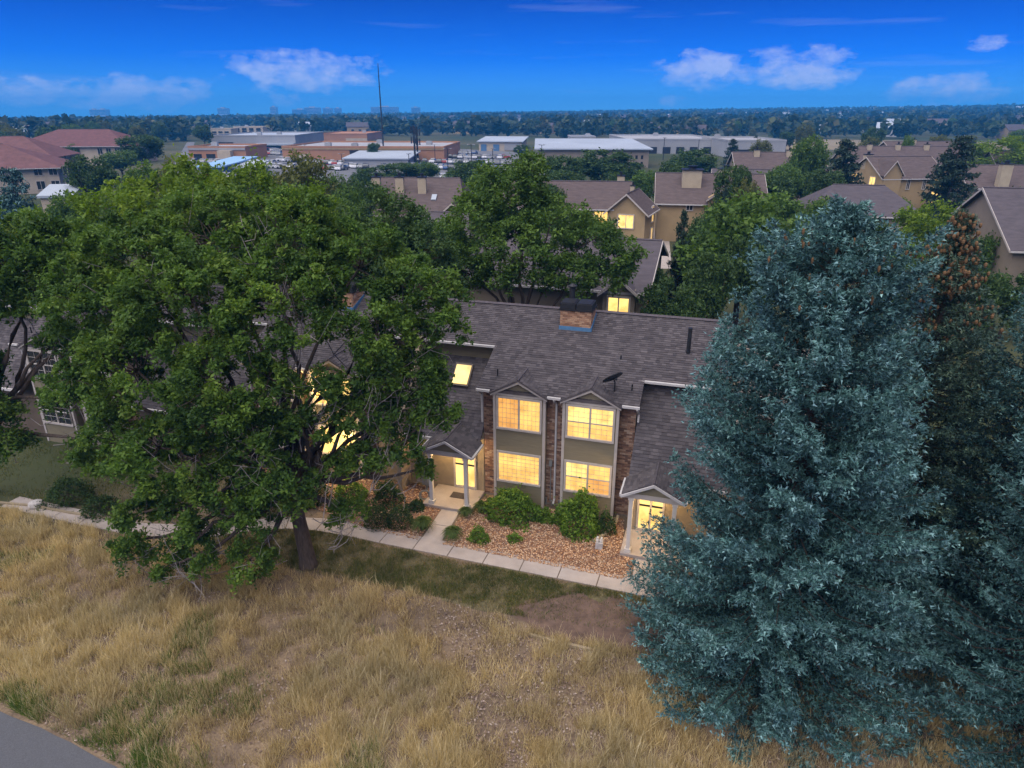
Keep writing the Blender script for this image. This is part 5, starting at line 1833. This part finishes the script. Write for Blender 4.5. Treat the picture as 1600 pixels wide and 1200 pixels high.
NK = {'green_a': 'green', 'green_b': 'bright green', 'dark_a': 'dark green', 'dark_b': 'deep green', 'olive': 'olive'}
for (k, px, yt, w, D, lab) in [
    ('green_b', 1160, 298, 185, 50, 'big bright green tree just left of the blue spruce top'), ('cone', 1062, 326, 62, 52, 'small dark conifer beside the lane, left of the big bright green tree'), ('lime', 1445, 308, 120, 60, 'yellow green tree between the blue spruce and the brown topped one'),
    ('dark_a', 1050, 428, 105, 40, 'bushy tree behind the right end of the roof ridge'), ('pine', 1312, 216, 92, 108, 'dark pine left of the large tan house'), ('pine', 1484, 210, 104, 98, 'dark pine right of the large tan house'), ('lime', 1560, 208, 105, 150, 'lime coloured tree at the right edge near the skyline'),
    ('green_a', 1258, 203, 66, 120, 'tall green tree in front of the mown field, left of the dark pine'), ('dark_b', 1205, 270, 84, 96, 'rounded dark tree left of the hip roofed house'), ('green_b', 1185, 268, 52, 100, 'little green tree in front of the brown roofed row'), ('green_a', 1012, 262, 70, 116, 'mid green tree above the lane'),
    ('dark_a', 940, 228, 104, 140, 'broad dark tree in front of the pale roofed school'), ('dark_b', 880, 240, 70, 128, 'dark tree left of the broad one by the school'), ('dark_a', 1084, 228, 84, 155, 'dark tree right of the school'), ('pine', 1144, 216, 38, 190, 'dark pine by the grey warehouse, left of its thinner neighbour'), ('olive', 1188, 216, 44, 185, 'thin see-through tree by the grey warehouse'),
    ('dark_b', 820, 262, 80, 108, 'dark tree above the multi-stemmed tree'), ('dark_a', 735, 246, 84, 130, 'dark tree behind the roof with three chimneys, on its right'), ('dark_b', 625, 252, 72, 150, 'dark tree behind the roof with three chimneys, on its left'), ('dark_a', 575, 258, 60, 140, 'dark tree by the long low shed'), ('green_a', 665, 250, 50, 160, 'small green tree by the cell antenna poles'),
    ('silver', 34, 258, 84, 74, 'silvery grey conifer at the left edge below the red roofs'), ('dark_a', 146, 236, 76, 112, 'dark tree in front of the red roofed apartments'), ('dark_b', 222, 208, 74, 200, 'dark tree left of the street'), ('green_a', 186, 232, 60, 176, 'green tree between the maroon roof and the street'), ('dark_a', 318, 192, 30, 330, 'dark upright tree by the grey beige store'), ('olive', 288, 244, 76, 76, 'olive tinted treetop left of the parking lot'),
    ('olive', 480, 232, 118, 74, 'large olive tinted treetop below the orange warehouse'), ('green_b', 238, 250, 84, 84, 'green treetop left of the olive tinted one'), ('dark_b', 420, 262, 70, 86, 'dark treetop just right of the bright blue canopy shed'), ('green_a', 545, 280, 70, 64, 'green treetop left of the roof with three chimneys'), ('lime', 60, 322, 92, 56, 'lime tinged treetop at the left below the silvery conifer'),
    ('dark_a', 8, 300, 70, 92, 'dark treetop cut by the left edge'), ('green_a', 130, 330, 90, 46, 'mid green tree behind the leaning tree'), ('green_b', 760, 262, 70, 98, 'green tree between the three chimney roof and the multi-stemmed tree'), ('dark_b', 582, 222, 22, 245, 'dark bushy tree against the orange warehouse'), ('dark_a', 815, 224, 26, 250, 'dark round tree right of the repair shop'),
    ('green_a', 1500, 252, 40, 135, 'green tree behind the dark right hand pine'), ('dark_b', 1590, 290, 70, 84, 'dark tree at the right edge in front of the pale chimney chase'), ('green_b', 1412, 210, 30, 165, 'young green tree on the edge of the mown field'), ('dark_a', 985, 250, 50, 150, 'dark tree under the school windows'),
    ('cone', 1130, 292, 40, 80, 'slim dark conifer in front of the clay chimney house'), ('dark_a', 935, 330, 90, 60, 'dark tree before the long brown roofed house'), ('green_a', 1400, 300, 60, 90, 'green bushy tree under the large tan house')]:
    tree(k, px, yt, w, D, lab)
for (k, px, yt, w, D) in [('dark_a', 505, 290, 90, 52), ('green_a', 455, 275, 80, 60), ('green_b', 560, 320, 90, 48), ('dark_b', 640, 335, 90, 46), ('green_a', 700, 330, 90, 48), ('dark_a', 760, 320, 80, 52), ('green_b', 850, 300, 80, 58), ('dark_b', 905, 330, 80, 50), ('green_a', 925, 345, 80, 52), ('dark_a', 420, 300, 80, 50), ('dark_b', 350, 290, 80, 58), ('green_b', 180, 300, 80, 60), ('dark_a', 90, 350, 80, 48), ('green_a', 285, 300, 80, 52), ('dark_b', 1010, 410, 70, 47), ('dark_a', 1110, 380, 90, 44), ('green_a', 1240, 330, 90, 62), ('dark_b', 1500, 400, 110, 40), ('green_b', 1420, 380, 110, 44), ('dark_a', 1590, 420, 90, 48), ('dark_a', 1100, 330, 60, 66), ('dark_b', 880, 262, 70, 110), ('dark_a', 965, 262, 50, 112), ('dark_b', 1060, 262, 60, 118), ('green_b', 1215, 300, 120, 72), ('dark_a', 1120, 318, 80, 72), ('green_a', 1290, 300, 90, 70), ('dark_b', 1345, 330, 90, 58), ('dark_a', 1260, 262, 70, 112), ('dark_a', 1545, 300, 80, 88), ('green_a', 1235, 250, 60, 132), ('dark_a', 1525, 262, 70, 118), ('green_a', 870, 335, 90, 50), ('green_b', 600, 330, 100, 46), ('dark_b', 555, 275, 80, 78), ('green_a', 510, 262, 80, 84), ('dark_a', 375, 262, 80, 80), ('green_b', 320, 272, 90, 66), ('green_a', 120, 290, 90, 72), ('dark_b', 60, 372, 110, 44), ('green_b', 660, 322, 70, 56), ('dark_a', 770, 300, 80, 64), ('dark_b', 1180, 360, 90, 46), ('green_a', 1570, 350, 90, 60), ('green_a', 790, 286, 60, 92), ('dark_b', 1140, 252, 62, 84), ('olive', 1165, 278, 60, 80), ('dark_a', 1290, 258, 66, 100), ('green_a', 1222, 250, 66, 108), ('dark_b', 855, 282, 60, 82), ('dark_a', 1048, 246, 64, 104), ('green_a', 742, 292, 70, 78), ('dark_a', -120, 330, 150, 42), ('green_a', -260, 330, 150, 46), ('dark_b', -90, 290, 100, 70), ('green_b', -200, 270, 100, 90), ('green_a', 1700, 330, 140, 50), ('dark_b', 1760, 290, 110, 80)]:
    tree(k, px, yt, w, D, NK[k] + ' tree ' + ('closer in' if D < 55 else 'farther back') + ' among the roofs, ' + zone(px), 'trees crowded behind the near row')
kinds = ['green_a', 'dark_a', 'dark_b', 'olive', 'green_b', 'pine', 'dark_a']
NAMEK = {'green_a': 'green', 'green_b': 'green', 'dark_a': 'dark green', 'dark_b': 'dark green', 'olive': 'olive green', 'pine': 'dark pine'}


def clear_of(px, py):
    """keep the lots, shops and open field free"""
    for (a, b, c, d) in ((292, 212, 850, 295), (750, 216, 1130, 262), (1040, 217, 1600, 234), (264, 222, 300, 275), (495, 206, 580, 222), (328, 197, 415, 214)):
        if a < px < b and c - 400 < 0 and b is not None and a < px < b and 0 <= py - 0 and (c < px < d) is None:
            return False
    for (x0, y0, x1, y1) in ((292, 214, 850, 300), (750, 218, 1130, 264), (1040, 218, 1640, 234), (262, 222, 304, 280), (495, 208, 580, 222), (328, 199, 415, 216)):
        if x0 < px < x1 and y0 < py < y1:
            return False
    return True


def to_px(x, y, z):
    d = (y * CP - (z - CAM_H) * SP)
    return 800 + 1067 * x / d, 600 - 1067 * (y * SP + (z - CAM_H) * CP) / d


n = 0
while n < 225:
    a, d = rng.uniform(-.86, .86), 180 + 560 * rng.random() ** .8
    x, y = d * math.sin(a), d * math.cos(a)
    z = float(terrain_z(x, y))
    px, py = to_px(x, y, z)
    if not clear_of(px, py) or py > 262:
        continue
    k = kinds[rng.integers(7)]
    h = rng.uniform(6, 11.5)
    r = empty(KNAME[k], (x, y, z), rng.uniform(0, 6.28), label=NAMEK[k] + ' tree scattered between the shops, roofs and far woods', category='tree', group='scattered trees of the middle distance')
    new_obj('trunk', VAR[k][0], None, r)
    new_obj('crown', VAR[k][1], None, r)
    w = h * rng.uniform(.7, 1.0)
    r.scale = (w / 8, w / 8, h / 10)
    n += 1

# the far woods: one mass of crowns over the rising ground
NT = 19500
a = rng.uniform(-.92, .92, NT)
d = 400 + 2700 * rng.random(NT) ** .85
x, y = d * np.sin(a), d * np.cos(a)
z = terrain_z(x, y)
px, py = to_px(x, y, z)
dens = fract_noise(x / 160 + 60, y / 160 + 60, 44, 3, 1.0)
ok = np.array([clear_of(p, q) for p, q in zip(px, py)]) & (dens > .43 - .25 * np.clip((d - 900) / 1200, 0, 1))
x, y, z, d = x[ok], y[ok], z[ok], d[ok]
V, rn = [], []
h = rng.uniform(6, 13, len(x))
for i in range(len(x)):
    k = 22 if d[i] < 900 else (14 if d[i] < 1600 else 8)
    q = unit(rng.normal(size=(k, 3)))
    P = np.array([x[i], y[i], z[i] + h[i] * .55]) + q * np.array([h[i] * .40, h[i] * .40, h[i] * .45]) * rng.uniform(.6, 1.0, (k, 1))
    V.append(leaf_quads(P, h[i] * (.42 if d[i] < 900 else .6), .5, .75))
    rn.append(np.clip(rng.random() + .3 * (rng.random(k) - .5), 0, 1))
M['wood'] = leaf_mat('far_wood_leaves', [(0, (.012, .026, .012)), (.5, (.024, .046, .018)), (.85, (.045, .068, .024)), (1, (.08, .082, .034))], .2, .3, .006)
tag(new_obj('far_woods', np_mesh('far_woods', np.concatenate(V), 4, np.concatenate(rn)), M['wood']), kind='stuff')

# houses on the far slopes
FH = []
for i, (wm, rm) in enumerate((('cream', 'roof_far'), ('tan', 'roof_grey'), ('grey', 'pale_roof'))):
    w = MB().prism([(-7, -5, -2), (-7, 5, -2), (-7, 5, 4.6), (-7, 0, 7.2), (-7, -5, 4.6)], (14, 0, 0)).mesh('wall')
    w.materials.append(M[wm])
    rf = MB()
    for s in (-1, 1):
        rf.prism([(-7.5, s * 5.5, 4.4), (7.5, s * 5.5, 4.4), (7.5, 0, 7.4), (-7.5, 0, 7.4)], (0, 0, -.15))
    rf = rf.mesh('roof')
    rf.materials.append(M[rm])
    wi = MB()
    for u in (-4.5, -1.5, 1.5, 4.5):
        wi.box(u - .6, u + .6, -5.06, -4.9, 2.6, 4.0)
    FH.append((w, rf, [MB().box(u - .7, u + .7, -5.08, -4.9, 1.0, 2.6).mesh('window') for u in (-4, 0, 4)]))
    for q in FH[-1][2]:
        q.materials.append(M['dead'])
n = 0
while n < 230:
    a, d = rng.uniform(-.68, .68), rng.uniform(480, 2300)
    x, y = d * math.sin(a), d * math.cos(a)
    z = float(terrain_z(x, y))
    px, py = to_px(x, y, z)
    if not clear_of(px, py):
        continue
    i = int(rng.choice(3, p=[.4, .35, .25]))
    r = empty('far_house', (x, y, z), rng.uniform(-.5, .5), label=('cream', 'tan', 'grey')[i] + ' house among the trees of the far slopes', category='house', group='houses among the far trees')
    new_obj('wall', FH[i][0], None, r)
    new_obj('roof', FH[i][1], None, r)
    if d < 900:
        for q in FH[i][2]:
            new_obj('window', q, None, r)
    s = rng.uniform(.8, 1.5)
    r.scale = (s, .9, rng.uniform(.9, 1.3))
    n += 1

# ------------------------------------------------------------------ evening haze
hz = MB().box(-4600, 4600, -4600, 4600, -22, 100).obj('haze', None)
hm_, t, o = nodes_of('haze')
pv = t.nodes.new('ShaderNodeVolumePrincipled')
pv.inputs['Color'].default_value = (.06, .42, 1.0, 1)
pv.inputs['Density'].default_value = .00034
t.links.new(pv.outputs[0], o.inputs['Volume'])
hz.data.materials.append(hm_)
tag(hz, kind='stuff')
